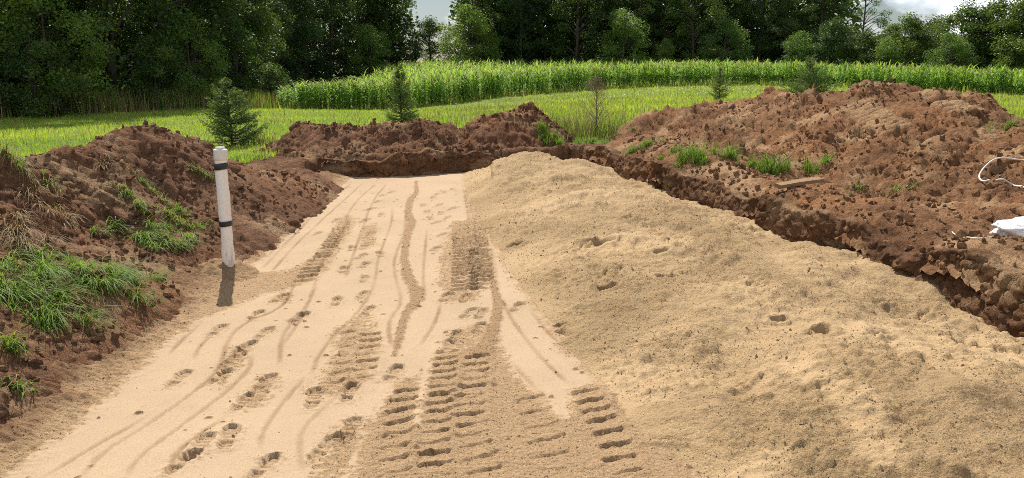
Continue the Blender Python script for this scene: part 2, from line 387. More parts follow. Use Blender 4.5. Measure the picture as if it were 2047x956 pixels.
def _pile(x, y): return _pile0(x, y) + .10 * np.exp(-(((x - _pk[0]) / .33) ** 2 + ((y - _pk[1]) / .5) ** 2)) - .07 * np.exp(-(((x - _pk[0]) / 1.1) ** 2 + ((y - _pk[1]) / 1.5) ** 2))
def pile_f(x, y, fine=True):
    wob = 0.07 * fbm(x * 1.5, y * 1.5, 41, 3)
    d = x - pile_x(y) + wob
    z = _pile(x, y)
    z = np.where(d < .5, np.minimum(z, 0.42 * d + 0.01), z)
    z = z + sm(0.05, 0.8, d) * (0.09 * fbm(x * 1.1, y * 1.1, 42, 3) + 0.03 * fbm(x * 3.5, y * 3.5, 46, 3) + .05 * (.5 - np.abs(fbm(x * .9 + .5 * y, y * .9, 55, 3))) - .02)
    if fine:
        e = sm(-0.03, 0.15, d)
        rg = sm(-.25, .35, fbm(x * .8, y * .8, 47, 3))
        z = z + e * ((0.016 + .020 * rg) * (billow(x * 6, y * 6, 43, 4, .6) - .45) + (.006 + .014 * rg) * domes(x * 13, y * 13, 44, .4) + 0.008 * fbm(x * 24, y * 24, 45, 2))
    return z, d

# ---- heaps
def behind(p, dx, dy, z): return (p[0] + dx, p[1] + dy, z)
_lc = [atY(0, 312, 6.9), atY(80, 304, 7.6), atY(150, 300, 8.2), atY(230, 264, 9.2), atY(300, 265, 9.8), atY(380, 290, 10.6), atY(440, 322, 11.2), atY(490, 338, 11.8)]
_lt = [(*at(px, py, .17), .15) for px, py in [(0, 815), (120, 735), (250, 645), (340, 583), (420, 515), (520, 472), (640, 388)]]
_lh = tps(_lc + [(-5.8, 5.6, 1.15), (-5.4, 4.4, 1.05), (-5.2, 2.5, 1.0)] + [behind(p, -1.1, .7, .38) for p in _lc[:6]] + [behind(p, -2.2, 1.5, .1) for p in _lc] +
          [(-7.4, 5.6, .35), (-7.3, 3.5, .35), (-8.5, 5, 0)] + _lt + [(p[0] + .55, p[1], -.35) for p in _lt] + [(-3.0, 2.5, .15), (-2.4, 2.5, -.3)] +
          [(*at(310, 470, .40), .40), (*at(390, 445, .38), .38), (*at(200, 565, .38), .38), (*at(90, 620, .38), .38), (-3.35, 3.6, .37)] +
          [atY(150, 440, 7.2), atY(60, 480, 6.2), atY(330, 380, 8.8), atY(480, 400, 9.6), (-3.55, 11.6, .42), (-3.4, 13, .3), (-2.6, 13, -.4), (-4.1, 12.6, .40), (-5.2, 13.6, .1), (-4.4, 14.2, .25)], 0.01)
_b1c = [atY(512, 318, 15.6), atY(560, 278, 16.2), atY(600, 251, 16.6), atY(700, 249, 16.8), atY(760, 246, 16.9), atY(840, 237, 17.1), atY(880, 240, 17.2), atY(925, 267, 17.2)]
_b1 = tps(_b1c + [behind(p, 0, 1.1, .45) for p in _b1c] + [behind(p, 0, 2.2, 0) for p in _b1c] +
          [(-4.6, 14.6, .15), (-3.9, 14.6, .28), (-3.2, 15.05, .34), (-2.2, 15.15, .38), (-1.4, 15.6, .40), (-.8, 16.0, .42), (-.3, 16.6, .40), (-3.2, 14.5, -.2), (-2.2, 14.6, -.2), (-1.2, 15.1, -.2),
           (.3, 17.2, .1), (-6.2, 15.6, .1), (-5.6, 15.2, .2), (-3, 15.8, .62), (-1.9, 16.0, .66)], 0.01)
_b2c = [atY(925, 262, 17.4), atY(955, 236, 17.9), atY(1000, 229, 18.1), atY(1060, 212, 18.2), atY(1085, 228, 18.2), atY(1120, 255, 18.0), atY(1142, 283, 17.6)]
_b2 = tps(_b2c + [behind(p, 0, 1.2, .45) for p in _b2c] + [behind(p, 0, 2.4, 0) for p in _b2c] +
          [(-1.0, 16.1, .36), (-.3, 16.45, .42), (.5, 16.75, .44), (1.0, 16.9, .42), (1.7, 17.2, .3), (2.0, 18.2, .1), (-1.9, 17.6, .2), (-.4, 15.9, -.1), (.6, 16.1, -.1), (-1.6, 16.6, .1)], 0.01)
_rc = [atY(1238, 258, 18.2), atY(1262, 235, 18.4), atY(1300, 224, 18.4), atY(1360, 222, 18.2), atY(1430, 206, 18), atY(1500, 196, 17.6), atY(1560, 187, 17.2), atY(1640, 183, 16.4),
       atY(1700, 180, 15.6), atY(1745, 167, 15), atY(1785, 163, 14.7), atY(1830, 174, 14.5), atY(1885, 192, 14.2), atY(1955, 186, 14), atY(1985, 195, 13.8), atY(2015, 228, 13.2), atY(2060, 240, 12.6)]
_rw = [(float(XW(y)) + .16, y, .42 if y > 8 else .38) for y in (2.5, 4, 5.2, 6.4, 7.6, 9, 10.5, 12, 13.5, 15)]
_rh = tps(_rc + [behind(p, .5, 1.4, .75 * p[2]) for p in _rc[4:]] + [behind(p, .8, 3.4, .1) for p in _rc] + [behind(p, .2, 1.0, .4) for p in _rc[:4]] + _rw + [(p[0] - .5, p[1], -.5) for p in _rw] +
          [(*at(1600, 372, .5), .47), (*at(1540, 350, .5), .5), (*at(1415, 312, .5), .5), (*at(1290, 292, .48), .45), (*at(1720, 400, .5), .47), (*at(1900, 470, .5), .48), (*at(2020, 470, .5), .5),
           (1.75, 16.2, .44), (2.2, 16.8, .42), (1.9, 17.6, .3), (3.0, 16.4, .52), (4.2, 14.6, .72), (5.4, 5.5, .45), (6, 3, .45)] +
          [atY(1650, 300, 12.4), atY(1760, 280, 12), atY(1860, 250, 12.2), atY(1960, 300, 10.4), atY(2040, 330, 9.6), atY(1560, 260, 14.6), atY(1440, 255, 15.8), atY(1330, 262, 16.6),
           (9.5, 9.5, .9), (11, 11, .7), (10, 7, .5), (13, 13, .2), (8, 5, .45)], 0.01)
def dirt_detail(x, y, s, amp=1.0):
    r = sm(-.5, .5, fbm(x * .9, y * .9, s + 9, 3))
    wx = x + .06 * fbm(x * 2.3, y * 2.3, s + 12, 2); wy = y + .06 * fbm(x * 2.3 + 9, y * 2.3, s + 13, 2)
    return amp * (0.12 * fbm(x * 1.4, y * 1.4, s, 3) + 0.10 * (billow(x * 2.4, y * 2.4, s + 1, 3, .5) - .45) + 0.065 * r * blocks(wx * 2.6, wy * 2.6, s + 5)
                  + (.026 + .045 * r) * blocks(wx * 5.5, wy * 5.5, s + 26) + (.026 + .030 * r) * blocks(x * 12, y * 12, s + 47) + 0.012 * fbm(x * 24, y * 24, s + 8, 3)) - amp * (.05 + .05 * r)
def left_f(x, y): return _lh(x, y) + dirt_detail(x, y, 100, .5 + .5 * sm(-3.7, -4.6, x))
def back_a_f(x, y): return _b1(x, y) + dirt_detail(x, y, 200)
def back_b_f(x, y): return _b2(x, y) + dirt_detail(x, y, 300)
def on_heap(px, py):
    d = _ray(px, py); Ys = np.arange(7, 18, .03); t = Ys / d[1]; i = np.argmax(EYE + d[2] * t < _rh(d[0] * t, Ys)); return np.array((d[0] * t[i], Ys[i]))
TRK = [(on_heap(1700, 207), on_heap(1800, 265)), (on_heap(1880, 203), on_heap(1950, 232))]
def right_f(x, y):
    u = (x * .8 + y * .6); v = (-x * .6 + y * .8)
    streak = 0.045 * fbm(u * 3.4, v * .7, 405, 3)
    amp = np.clip(0.36 + 0.64 * sm(3.9, 5.4, x + .25 * (y - 10)), 0, 1) * (.15 + .85 * sm(.05, .5, x - XW(y)))
    z = _rh(x, y) + dirt_detail(x, y, 400, amp) + streak
    tr = np.zeros_like(z)
    for a, b in TRK:
        d, run, side, L = seg_dist(x, y, [tuple(a), tuple(b)])
        w = sm(.30, .22, d) * sm(0.02, .2, run) * sm(L - .02, L - .2, run)
        f = (run / .16 + np.where(side > 0, .5, 0)) % 1
        bar = sm(.1, .2, f) * sm(.6, .5, f)
        tr = np.maximum(tr, w * bar)
        z = z * (1 - w) + w * (_rh(x, y) + .03 + .02 * fbm(x * 4, y * 4, 409, 2) + 0.05 * bar)
    return z, tr

# ---- sand floor with the marks pressed into it
STEPS = [(673, 602, 0), (725, 590, .3), (728, 559, .1), (512, 629, -.4), (598, 633, 1.2), (435, 660, .9), (528, 666, .8), (492, 693, .7), (468, 717, .6), (440, 752, .7), (358, 757, .7),
         (528, 765, .6), (484, 803, .5), (457, 873, -.2), (398, 891, .9), (367, 921, .8), (528, 932, .8), (629, 796, .1), (699, 785, .1), (787, 746, .3), (736, 620, .2), (703, 858, .1),
         (651, 893, .9), (558, 596, .8), (729, 531, .2), (687, 540, .1), (722, 514, .4), (760, 509, -.5), (703, 497, .1), (726, 495, .2), (729, 441, .7), (762, 430, .3), (635, 467, .5),
         (673, 441, .5), (871, 497, .9), (885, 469, .5), (873, 445, .7), (901, 455, .2), (854, 424, .1), (878, 410, .2), (904, 418, .3), (882, 427, .1), (784, 384, .8), (765, 391, .7),
         (755, 403, .7), (741, 418, .7), (873, 389, .4), (892, 594, .3), (930, 596, .5), (939, 625, .9), (962, 627, .7), (911, 671, .5), (958, 655, .9), (897, 690, .4), (1035, 615, .9),
         (866, 396, .1), (888, 384, .5), (846, 410, .2), (861, 436, .1), (894, 436, .4), (741, 468, .2), (905, 378, .7)]
TRACKS = [  # run, half width, bar pitch, depth
    ([(818, 762), (800, 826), (787, 903), (789, 960)], .085, .150, .022), ([(897, 690), (884, 785), (871, 856), (868, 960)], .09, .128, .022),
    ([(955, 700), (936, 809), (948, 883), (980, 960)], .10, .135, .022), ([(1160, 765), (1193, 826), (1225, 879), (1262, 960)], .10, .145, .024),
    ([(744, 655), (736, 715), (722, 772)], .085, .15, .020), ([(703, 650), (690, 715), (668, 780)], .06, .17, .013),
    ([(922, 440), (927, 510), (930, 585)], .13, .135, .036), ([(940, 380), (957, 470), (964, 585)], .12, .14, .040), ([(692, 440), (655, 500), (600, 572)], .10, .16, .032),
    ([(742, 448), (733, 492)], .10, .15, .012), ([(1050, 772), (1085, 850), (1110, 950)], .11, .19, .013), ([(890, 505), (905, 590)], .08, .15, .009)]
SNAKES = [([(831, 362), (833, 385), (820, 400), (815, 425), (822, 445), (812, 480), (808, 520), (815, 556), (832, 580), (834, 600), (812, 625), (803, 650), (797, 680), (788, 712)],
           [.03, .05, .075, .06, .085, .055, .055, .07, .085, .075, .05, .045, .04, .02]),
          ([(981, 500), (984, 545), (987, 575), (996, 608), (991, 645), (976, 683), (960, 705)], [.012, .02, .04, .062, .06, .075, .11])]
LINES = [[(409, 640), (352, 691), (332, 719)], [(431, 662), (396, 695), (387, 726)], [(589, 563), (572, 612), (484, 647), (453, 682), (444, 726), (413, 765), (308, 840), (202, 902), (150, 970)],
         [(633, 568), (607, 625), (563, 664), (558, 739)], [(506, 704), (497, 748), (365, 849), (273, 911), (245, 970)], [(308, 823), (176, 897), (70, 965)], [(616, 748), (550, 823), (519, 875), (523, 910)],
         [(721, 752), (651, 814), (602, 858), (598, 902), (607, 956)], [(466, 823), (365, 889), (339, 928), (343, 960)], [(701, 368), (647, 410), (560, 500), (520, 540)],
         [(727, 365), (671, 415), (600, 480), (540, 545)], [(751, 368), (708, 405), (690, 440)], [(784, 415), (784, 448), (755, 514), (751, 570), (718, 622), (640, 700), (620, 760)],
         [(812, 415), (809, 467), (788, 514), (788, 551), (807, 603), (774, 641), (784, 700)], [(699, 438), (671, 485), (638, 532), (628, 580), (600, 640), (560, 700)], [(854, 457), (845, 551), (850, 600)], [(882, 603), (873, 641), (835, 697)],
         [(1005, 596), (1014, 626), (1065, 699), (1142, 775)], [(1057, 618), (1091, 660), (1116, 686), (1140, 692)], [(1020, 720), (1060, 765), (1080, 790)], [(773, 368), (745, 400), (720, 470), (690, 560)], [(664, 385), (610, 430), (530, 520)]]
LOOSE = [[(690, 970), (725, 860), (772, 792), (800, 760), (845, 745), (865, 715), (900, 700), (930, 690), (1000, 690), (1020, 735), (1055, 762), (1130, 832), (1150, 778), (1200, 768), (1262, 830), (1300, 880), (1380, 930), (1450, 1000)],
         [(440, 552), (500, 543), (560, 543), (630, 516), (690, 428), (712, 436), (655, 540), (600, 572), (540, 586), (480, 606), (400, 642), (335, 685), (250, 765), (150, 850), (-60, 990), (-200, 900), (200, 690), (340, 590)],
         [(672, 655), (735, 612), (762, 680), (748, 760), (690, 785), (640, 800), (620, 780), (655, 735), (655, 690)], [(888, 470), (935, 440), (974, 430), (985, 560), (950, 600), (900, 605), (872, 565)],
         [(720, 455), (752, 445), (750, 490), (725, 500)], [(560, 580), (585, 592), (575, 606), (545, 604)], [(465, 690), (510, 685), (500, 730), (440, 775), (430, 755)], [(520, 750), (560, 755), (545, 800), (490, 825), (475, 800)],
         [(640, 870), (720, 835), (735, 880), (690, 960), (620, 970)], [(900, 660), (985, 640), (1000, 690), (900, 705), (885, 690)]]
HARD = [[(845, 718), (862, 716), (850, 790), (838, 850), (826, 845), (836, 780)], [(1030, 745), (1060, 760), (1135, 830), (1110, 835)]]
def foot(u, v):                      # sole outline: u across, v along, about 0.29 long
    s = np.clip((v + .145) / .29, 0, 1)
    half = np.interp(s, [0, .1, .3, .5, .72, .9, 1], [.020, .034, .036, .036, .050, .042, .015])
    e = np.abs(u) - half; e = np.maximum(e, np.abs(v) - .145)
    return e
def rounded(Q, k=2):
    Q = [np.array(c, float) for c in Q]
    for _ in range(k):
        N = [Q[0]]
        for a, b in zip(Q[:-1], Q[1:]): N += [a * .75 + b * .25, a * .25 + b * .75]
        Q = N + [Q[-1]]
    return [tuple(c) for c in Q]
def floor_f(x, y):
    shp = x.shape; x = np.ascontiguousarray(x).ravel(); y = np.ascontiguousarray(y).ravel()
    z = 0.010 * fbm(x * .7, y * .7, 61, 2) + 0.0035 * fbm(x * 3, y * 3, 62, 3)
    loose = np.zeros_like(x); dark_tone = np.zeros_like(x)
    wob = 0.05 * fbm(x * 4, y * 4, 63, 3) + 0.03 * fbm(x * 19, y * 19, 64, 2)
    def near(q, pad):
        q = np.array(q); return np.nonzero((x > q[:, 0].min() - pad) & (x < q[:, 0].max() + pad) & (y > q[:, 1].min() - pad) & (y < q[:, 1].max() + pad))[0]
    for i, p in enumerate(LOOSE):
        q = [at(*c) for c in p]; I = near(q, .25)
        loose[I] = np.maximum(loose[I], sm(.09, -.09, poly_sdf(x[I], y[I], q) + wob[I]) * (1 if i < 2 else .8))
    for p in HARD:
        q = [at(*c) for c in p]; I = near(q, .2); loose[I] = loose[I] * (1 - .85 * sm(.04, -.04, poly_sdf(x[I], y[I], q) + wob[I] * .6))
    # berm of spilled soil along the left cut
    dl = XL(y) + .46 - x
    berm = sm(-.12, .75, dl + wob * 1.5); z = z + .20 * berm; edge = sm(-.03, .03, dl + wob * .9)
    loose = np.maximum(loose, edge); dark_tone = np.maximum(dark_tone, .95 * sm(.0, .35, dl + wob * 2.5))
    I = np.nonzero(loose > .01)[0]; X, Y = x[I], y[I]
    loose[I] = sm(.15, .85, loose[I] + 1.5 * (fbm(X * 26, Y * 26, 68, 2) + .3 * fbm(X * 6, Y * 6, 69, 2)) * loose[I] * (1 - loose[I]) * 2)
    z[I] += loose[I] * (0.010 * (billow(X * 9, Y * 9, 65, 3) - .4) + 0.006 * domes(X * 22, Y * 22, 66, .4) + .004 * fbm(X * 40, Y * 40, 67, 2))
    for i, (p, wd) in enumerate(SNAKES):
        q = [at(*c) for c in p]; I = near(q, .3); X, Y = x[I], y[I]; d, run, side, L = seg_dist(X, Y, q)
        acc = np.r_[0, np.cumsum([math.hypot(b[0] - a[0], b[1] - a[1]) for a, b in zip(q[:-1], q[1:])])]
        wv = np.interp(run, acc, wd) * (1 + .35 * fbm(X * 9, Y * 9, 70 + i, 2)) + .012 * fbm(X * 30, Y * 30, 73, 2)
        m = sm(wv, wv * .7 - .004, d); z[I] += m * (.012 + .006 * fbm(X * 28, Y * 28, 74, 2)); loose[I] = np.maximum(loose[I], m); dark_tone[I] = np.maximum(dark_tone[I], m * .26)
    for i, p in enumerate(LINES):
        q = rounded([at(*c) for c in p]); I = near(q, .08); X, Y = x[I], y[I]; d, run, side, L = seg_dist(X, Y, q)
        d = d + .006 * fbm(X * 12, Y * 12, 80 + i, 2)
        k = (.5 + .75 * np.clip(.5 + fbm(X * 1.2, Y * 1.2, 90 + i, 2), 0, 1)) * sm(0, .25, run) * sm(L, L - .25, run)
        m = sm(.023, .009, d); dark_tone[I] = np.maximum(dark_tone[I], m * .56 * k); z[I] += -.005 * m * k + .003 * sm(.04, .02, d) * sm(.014, .026, d)  # shallow groove coloured darker along its middle
    for i, (p, hw, pitch, dep) in enumerate(TRACKS):
        q = [at(*c) for c in p]; I = near(q, hw + .12); X, Y = x[I], y[I]; d, run, side, L = seg_dist(X, Y, q)
        fade = sm(0, .15, run) * sm(L, L - .15, run)
        jit = .14 * fbm(X * 1.6, Y * 1.6, 120 + i, 2) + .05 * fbm(X * 9, Y * 9, 125 + i, 2)
        f = run / pitch + jit + .10 * (side / hw) + .10 * np.sign(side) * (side / hw) ** 2
        cell = np.floor(f); f = f - cell
        saw = np.clip(f / .93, 0, 1) ** .8 * sm(1.0, .965, f)                  # each lug leaves a ramp that ends in a step
        amp = .85 + .35 * _hash(cell, np.zeros_like(cell), 150 + i)
        inside = sm(hw + .006, hw - .006, d + .014 * fbm(X * 9, Y * 9, 130 + i, 3)) * fade
        inside = inside * (.45 + .55 * sm(-.5, -.1, fbm(X * 2.6, Y * 2.6, 140 + i, 3)))
        z[I] += inside * dep * (1.05 * amp * saw - .5) + inside * .003 * fbm(X * 26, Y * 26, 145 + i, 2); loose[I] = np.maximum(loose[I], inside * .75)
        rim = sm(hw + .06, hw + .02, d) * sm(hw - .02, hw + .015, d) * fade; z[I] += rim * dep * .4 * (1 + fbm(X * 9, Y * 9, 150 + i, 2))
    rng = np.random.default_rng(5)
    for (px, py, a) in STEPS:
        cx, cy = at(px, py); a = a * .28 + rng.normal() * .12; dep = .021 + .009 * rng.random(); k = .92 + .2 * rng.random()
        I = near([(cx, cy)], .26)
        if not len(I): continue
        xx, yy = x[I] - cx, y[I] - cy
        u = (xx * math.cos(a) - yy * math.sin(a)) / k; v = (xx * math.sin(a) + yy * math.cos(a)) / k
        e = foot(u, v) + .006 * fbm(xx * 30 + px, yy * 30, 160, 2)
        m = sm(.003, -.004, e); tread = np.sin(v * 2 * np.pi / .036 + 5 * u) * .5 + .5
        arch = np.where((v > -.045) & (v < .0), .45, 1.0)
        rim = sm(.035, .012, e) * sm(-.002, .012, e)
        z[I] += m * (-dep * arch + .0055 * sm(.25, .75, tread)) + rim * .005 * (1 + .5 * fbm(xx * 22, yy * 22, 161, 2))
        loose[I] = np.maximum(loose[I], m * .45); dark_tone[I] = np.maximum(dark_tone[I], m * .11)  # sole print gets a slightly darker sand colour
        sp = sm(.09, .02, e) * sm(.1, .5, fbm(x[I] * 24, y[I] * 24, 162, 3)); loose[I] = np.maximum(loose[I], sp * .6); z[I] += sp * .004
    # scattered crumbs
    cr = domes(x * 30, y * 30, 170, .006); z = z + .012 * cr; loose = np.maximum(loose, sm(.02, .1, cr)); dark_tone = np.maximum(dark_tone, .8 * sm(.02, .1, cr))
    # sand spilled along the foot of the pile
    dp = x - pile_x(y) + wob * 1.6; sp = sm(-.12, .02, dp); loose = np.maximum(loose, sp * .9)
    return z.reshape(shp), loose.reshape(shp), dark_tone.reshape(shp)

# ------------------------------------------------------------------ setting: meadow, earth, sand floor
xs = np.r_[-1500, -700, -300, np.arange(-120, -40, 5), np.arange(-40, 60, .8), np.arange(60, 125, 5), 300, 700, 1500]
ys = np.r_[-800, -200, -60, np.arange(-20, 2, 2), np.arange(2, 40, .4), np.arange(40, 130, 1.2), np.arange(130, 200, 8), 300, 600, 1200, 2500]
X, Y = np.meshgrid(xs, ys); Z = land(X, Y)
cut = sm(-.1, .9, -poly_sdf(X, Y, [(-6.6, -3), (-5.3, 9), (-5.6, 15.2), (-4, 15.9), (1.4, 17.0), (3, 17.3), (7.5, 13.5), (8.5, 2), (7, -3)]))
Z = Z - 1.6 * cut
m, n, l = nt('meadow_soil_and_turf'); co = objco(n)
g1 = noise(n, l, co, .25, 5, .6, (.35, .65)); g2 = noise(n, l, co, 5, 5, .7, (.3, .7))
c = mixc(n, l, g1, (.14, .22, .025), (.26, .33, .05)); c = mixc(n, l, g2, c, (.06, .085, .016))
finish(n, l, c, bump(n, l, noise(n, l, co, 9, 5, .7), .08)); M_MEADOW = m
link('meadow_ground', grid_mesh('meadow_ground', X, Y, Z, M_MEADOW), kind='structure')

def crumble(X, Y, Z, s, amp):           # pushes steep faces in and out so that they break into clods
    gx = np.gradient(Z, axis=1) / np.gradient(X, axis=1); gy = np.gradient(Z, axis=0) / np.gradient(Y, axis=0)
    st = sm(.6, 2.0, np.hypot(gx, gy)); g = np.hypot(gx, gy) + 1e-6
    q = amp * st * ((billow(X * 4 + Z * 3.5, Y * 4 - Z * 3, s, 4, .6) - .5) + .6 * domes(X * 8 + Z * 7, Y * 8 - Z * 6, s + 5, .7))
    return X - gx / g * q, Y - gy / g * q
X, Y = grid(-6.6, 6.6, 1.2, 17.6, .042, .0045, .028)
Z, T, S = earth_f(X, Y)
keep = (S > -.25) & (S < 1.3)
outer = poly_sdf(X, Y, [(-6.6, -3), (-5.5, 9), (-5.8, 15.4), (-4, 16.6), (1.4, 17.6), (3.4, 17.4), (6.6, 14), (6.6, -3)])
Z = Z - sm(-.5, .1, outer) * .35
Z = Z - .08 * sm(-2.4, -1.8, X) * sm(.9, .4, S)      # tucked under the crumbled lip of the cut
sandy = np.clip(sm(.5, .1, np.abs(T - .55)) * .55 * sm(-.2, .4, fbm(X * 2, Y * 2, 33, 3)) + .4 * sm(.1, .5, fbm(X * 1.4, Y * 1.4, 34, 3)), 0, 1)
X, Y = crumble(X, Y, Z, 505, .10)
link('earth_ground', grid_mesh('earth_ground', X, Y, Z, M_EARTH, {'sandy': sandy}, keep), kind='structure')

yr = [3.0]
while yr[-1] < 16.4: yr.append(yr[-1] + yr[-1] * (.0019 if yr[-1] < 6.3 else .0022 if yr[-1] < 9.3 else .0038))
X, Y = np.meshgrid(np.arange(-3.75, 1.75, .0148), np.array(yr))
Z, LO, DA = floor_f(X, Y)
keep = (X < pile_x(Y) + .45) & (X > XL(Y) - .5)
sand_floor = link('sand_floor', grid_mesh('sand_floor', X, Y, Z, M_FLOOR, {'loose': LO, 'dark_tone': DA}, keep), kind='structure')

# ------------------------------------------------------------------ sand pile and spoil heaps
X, Y = grid(-1.25, 4.75, 2.0, 16.3, .0155, .0036)
Z, D = pile_f(X, Y)
lo = np.clip(.75 + .5 * fbm(X * .7, Y * .7, 48, 3), .2, 1); da = .35 * sm(.1, .7, fbm(X * 1.1 + 3, Y * 1.1, 49, 4))
rng = np.random.default_rng(77)
PITS = [(1245, 425, .13), (1205, 457, .14), (1180, 455, .08), (1097, 588, .15), (1115, 575, .08), (1030, 440, .1), (960, 410, .14), (1320, 480, .08), (1330, 520, .07), (1215, 530, .09), (1640, 625, .09), (1560, 600, .06)]
for px, py, r in PITS:
    cx, cy = at(px, py, .36); sel = (np.abs(X - cx) < .5) & (np.abs(Y - cy) < .5)
    xx, yy = X[sel] - cx, Y[sel] - cy; q = np.hypot(xx * .8, yy * 1.25) / r + .25 * fbm(xx * 9 + px, yy * 9, 50, 2)
    Z[sel] += -.075 * sm(1, .5, q) + .022 * np.exp(-((q - 1.2) / .25) ** 2); da[sel] = np.maximum(da[sel], .5 * sm(1, .6, q))  # hollow with a raised rim, coloured darker inside
for i in range(46):                     # shovel scrapes and tread bits
    cx, cy = rng.uniform(.6, 3.6), rng.uniform(3.6, 13); a = rng.uniform(-.5, .9); L = rng.uniform(.12, .4)
    sel = (np.abs(X - cx) < .6) & (np.abs(Y - cy) < .6); xx, yy = X[sel] - cx, Y[sel] - cy
    u = xx * math.cos(a) + yy * math.sin(a); v = -xx * math.sin(a) + yy * math.cos(a) + .25 * u * u + .02 * fbm(xx * 8, yy * 8, 51 + i, 2)
    mk = sm(L, L * .5, np.abs(u)) * sm(.05, .02, np.abs(v)); Z[sel] += mk * (-.026 * np.sign(v) * sm(0, .012, np.abs(v)))
for a, b, wd in [((1915, 648), (2060, 672), .05), ((1700, 700), (1790, 770), .0)]:
    if wd:
        d, run, side, L = seg_dist(X, Y, [at(*a, .22), at(*b, .2)]); f = (run / .07) % 1
        Z += -sm(.07, .04, d) * (.035 + .02 * (f > .5))
da = np.maximum(da, 0); p0, p1, p2 = at(1420, 935, .2), at(1560, 815, .38), at(1500, 930, .25)
smooth_band = sm(.16, .05, seg_dist(X, Y, [at(1600, 680, .36), at(1720, 760, .36), at(1770, 850, .36)])[0] + .05 * fbm(X * 4, Y * 4, 52, 2))
band2 = sm(.14, .04, seg_dist(X, Y, [at(1440, 905, .22), at(1550, 815, .38)])[0] + .04 * fbm(X * 4, Y * 4, 53, 2))
lo = lo * (1 - .45 * np.maximum(smooth_band, band2)); da = da * (1 - .7 * np.maximum(smooth_band, band2))
sand_pile = link('sand_pile', grid_mesh('sand_pile', X, Y, Z, M_PILE, {'loose': lo, 'dark_tone': da}, (D > -.14) & (X < XW(Y) + .35)),
                 label='long heap of loose tan sand filling the right half of the pit', cat='sand pile')

def heap(name, f, box, dx, k, mat, label, group, trim, extra=0):
    X, Y = grid(*box, dx, k); r = f(X, Y); Z, tr = (r if isinstance(r, tuple) else (r, None))
    base = land(X, Y) - np.where(poly_sdf(X, Y, PIT) < 1.2, 1.0, 0)
    s = np.clip(.75 * sm(.05, .6, fbm(X * 1.1, Y * 1.1, 500 + extra, 4)) , 0, 1)
    if tr is not None: s = np.maximum(s * .9, tr)
    s = np.clip(s, 0, 1); kp = Z > base - .12
    if trim: Z = Z - .05 * sm(.45, .15, poly_sdf(X, Y, PIT)); kp &= poly_sdf(X, Y, PIT) > .15
    X, Y = crumble(X, Y, Z, 520 + extra, .13)
    return link(name, grid_mesh(name, X, Y, Z, mat, {'sandy': s}, kp), label=label, cat='dirt heap', group=group)
heap_l = heap('dirt_heap', left_f, (-9.3, -2.2, 1.6, 14.4), .021, .0042, M_DIRT_L, 'dark brown heap of dug soil with grass clumps, beside the white pipe', 'spoil heaps', False, 1)
heap_a = heap('dirt_heap', back_a_f, (-6.6, .5, 14.3, 19.3), .026, .0026, M_DIRT_B, 'low dark brown soil heap above the far end of the smooth sand', 'spoil heaps', True, 2)
heap_b = heap('dirt_heap', back_b_f, (-2.3, 2.3, 15.7, 20.6), .026, .0026, M_DIRT_B, 'small pointed brown soil heap behind the tip of the sand pile', 'spoil heaps', True, 3)
heap_r = heap('dirt_heap', right_f, (1.2, 12.0, 3.2, 21), .029, .0044, M_DIRT_R, 'largest reddish brown soil heap, right of the pit, with bare track marks', 'spoil heaps', True, 4)

def top(x, y):
    x = np.atleast_1d(np.asarray(x, float)); y = np.atleast_1d(np.asarray(y, float))
    cutm = poly_sdf(x, y, [(-6.6, -3), (-5.3, 9), (-5.6, 15.2), (-4, 15.9), (1.4, 17.0), (3, 17.3), (7.5, 13.5), (8.5, 2), (7, -3)]) < 0
    z = np.where(cutm, -1.0, land(x, y))
    inb = (x > -6.6) & (x < 6.6) & (y > 1.2) & (y < 17.6); z = np.where(inb, np.maximum(z, earth_f(x, y)[0]), z)
    b = (x > -9.3) & (x < -2.2) & (y > 1.6) & (y < 14.4); z = np.where(b, np.maximum(z, left_f(x, y)), z)
    b = (x > -6.6) & (x < .5) & (y > 14.3) & (y < 19.3); z = np.where(b, np.maximum(z, back_a_f(x, y)), z)
    b = (x > -2.3) & (x < 2.3) & (y > 15.7) & (y < 20.6); z = np.where(b, np.maximum(z, back_b_f(x, y)), z)
    b = (x > 1.2) & (x < 13.5) & (y > 2.2) & (y < 22); z = np.where(b, np.maximum(z, right_f(x, y)[0]), z)
    return z
def hit(px, py, y0=3.0, y1=60.0):     # first ground point met along a survey sight line
    d = _ray(px, py); yf = min(y1, -EYE * d[1] / d[2] + .5); Ys = np.arange(max(y0, yf * .35), yf, .035); t = Ys / d[1]
    zz = EYE + d[2] * t; g = top(d[0] * t, Ys)
    fl = np.where((d[0] * t > XL(Ys) + .3) & (d[0] * t < XW(Ys)) & (Ys < 16), 0.02, -9); g = np.maximum(g, fl)
    i = np.argmax(zz < g); return (d[0] * t[i], Ys[i], g[i])

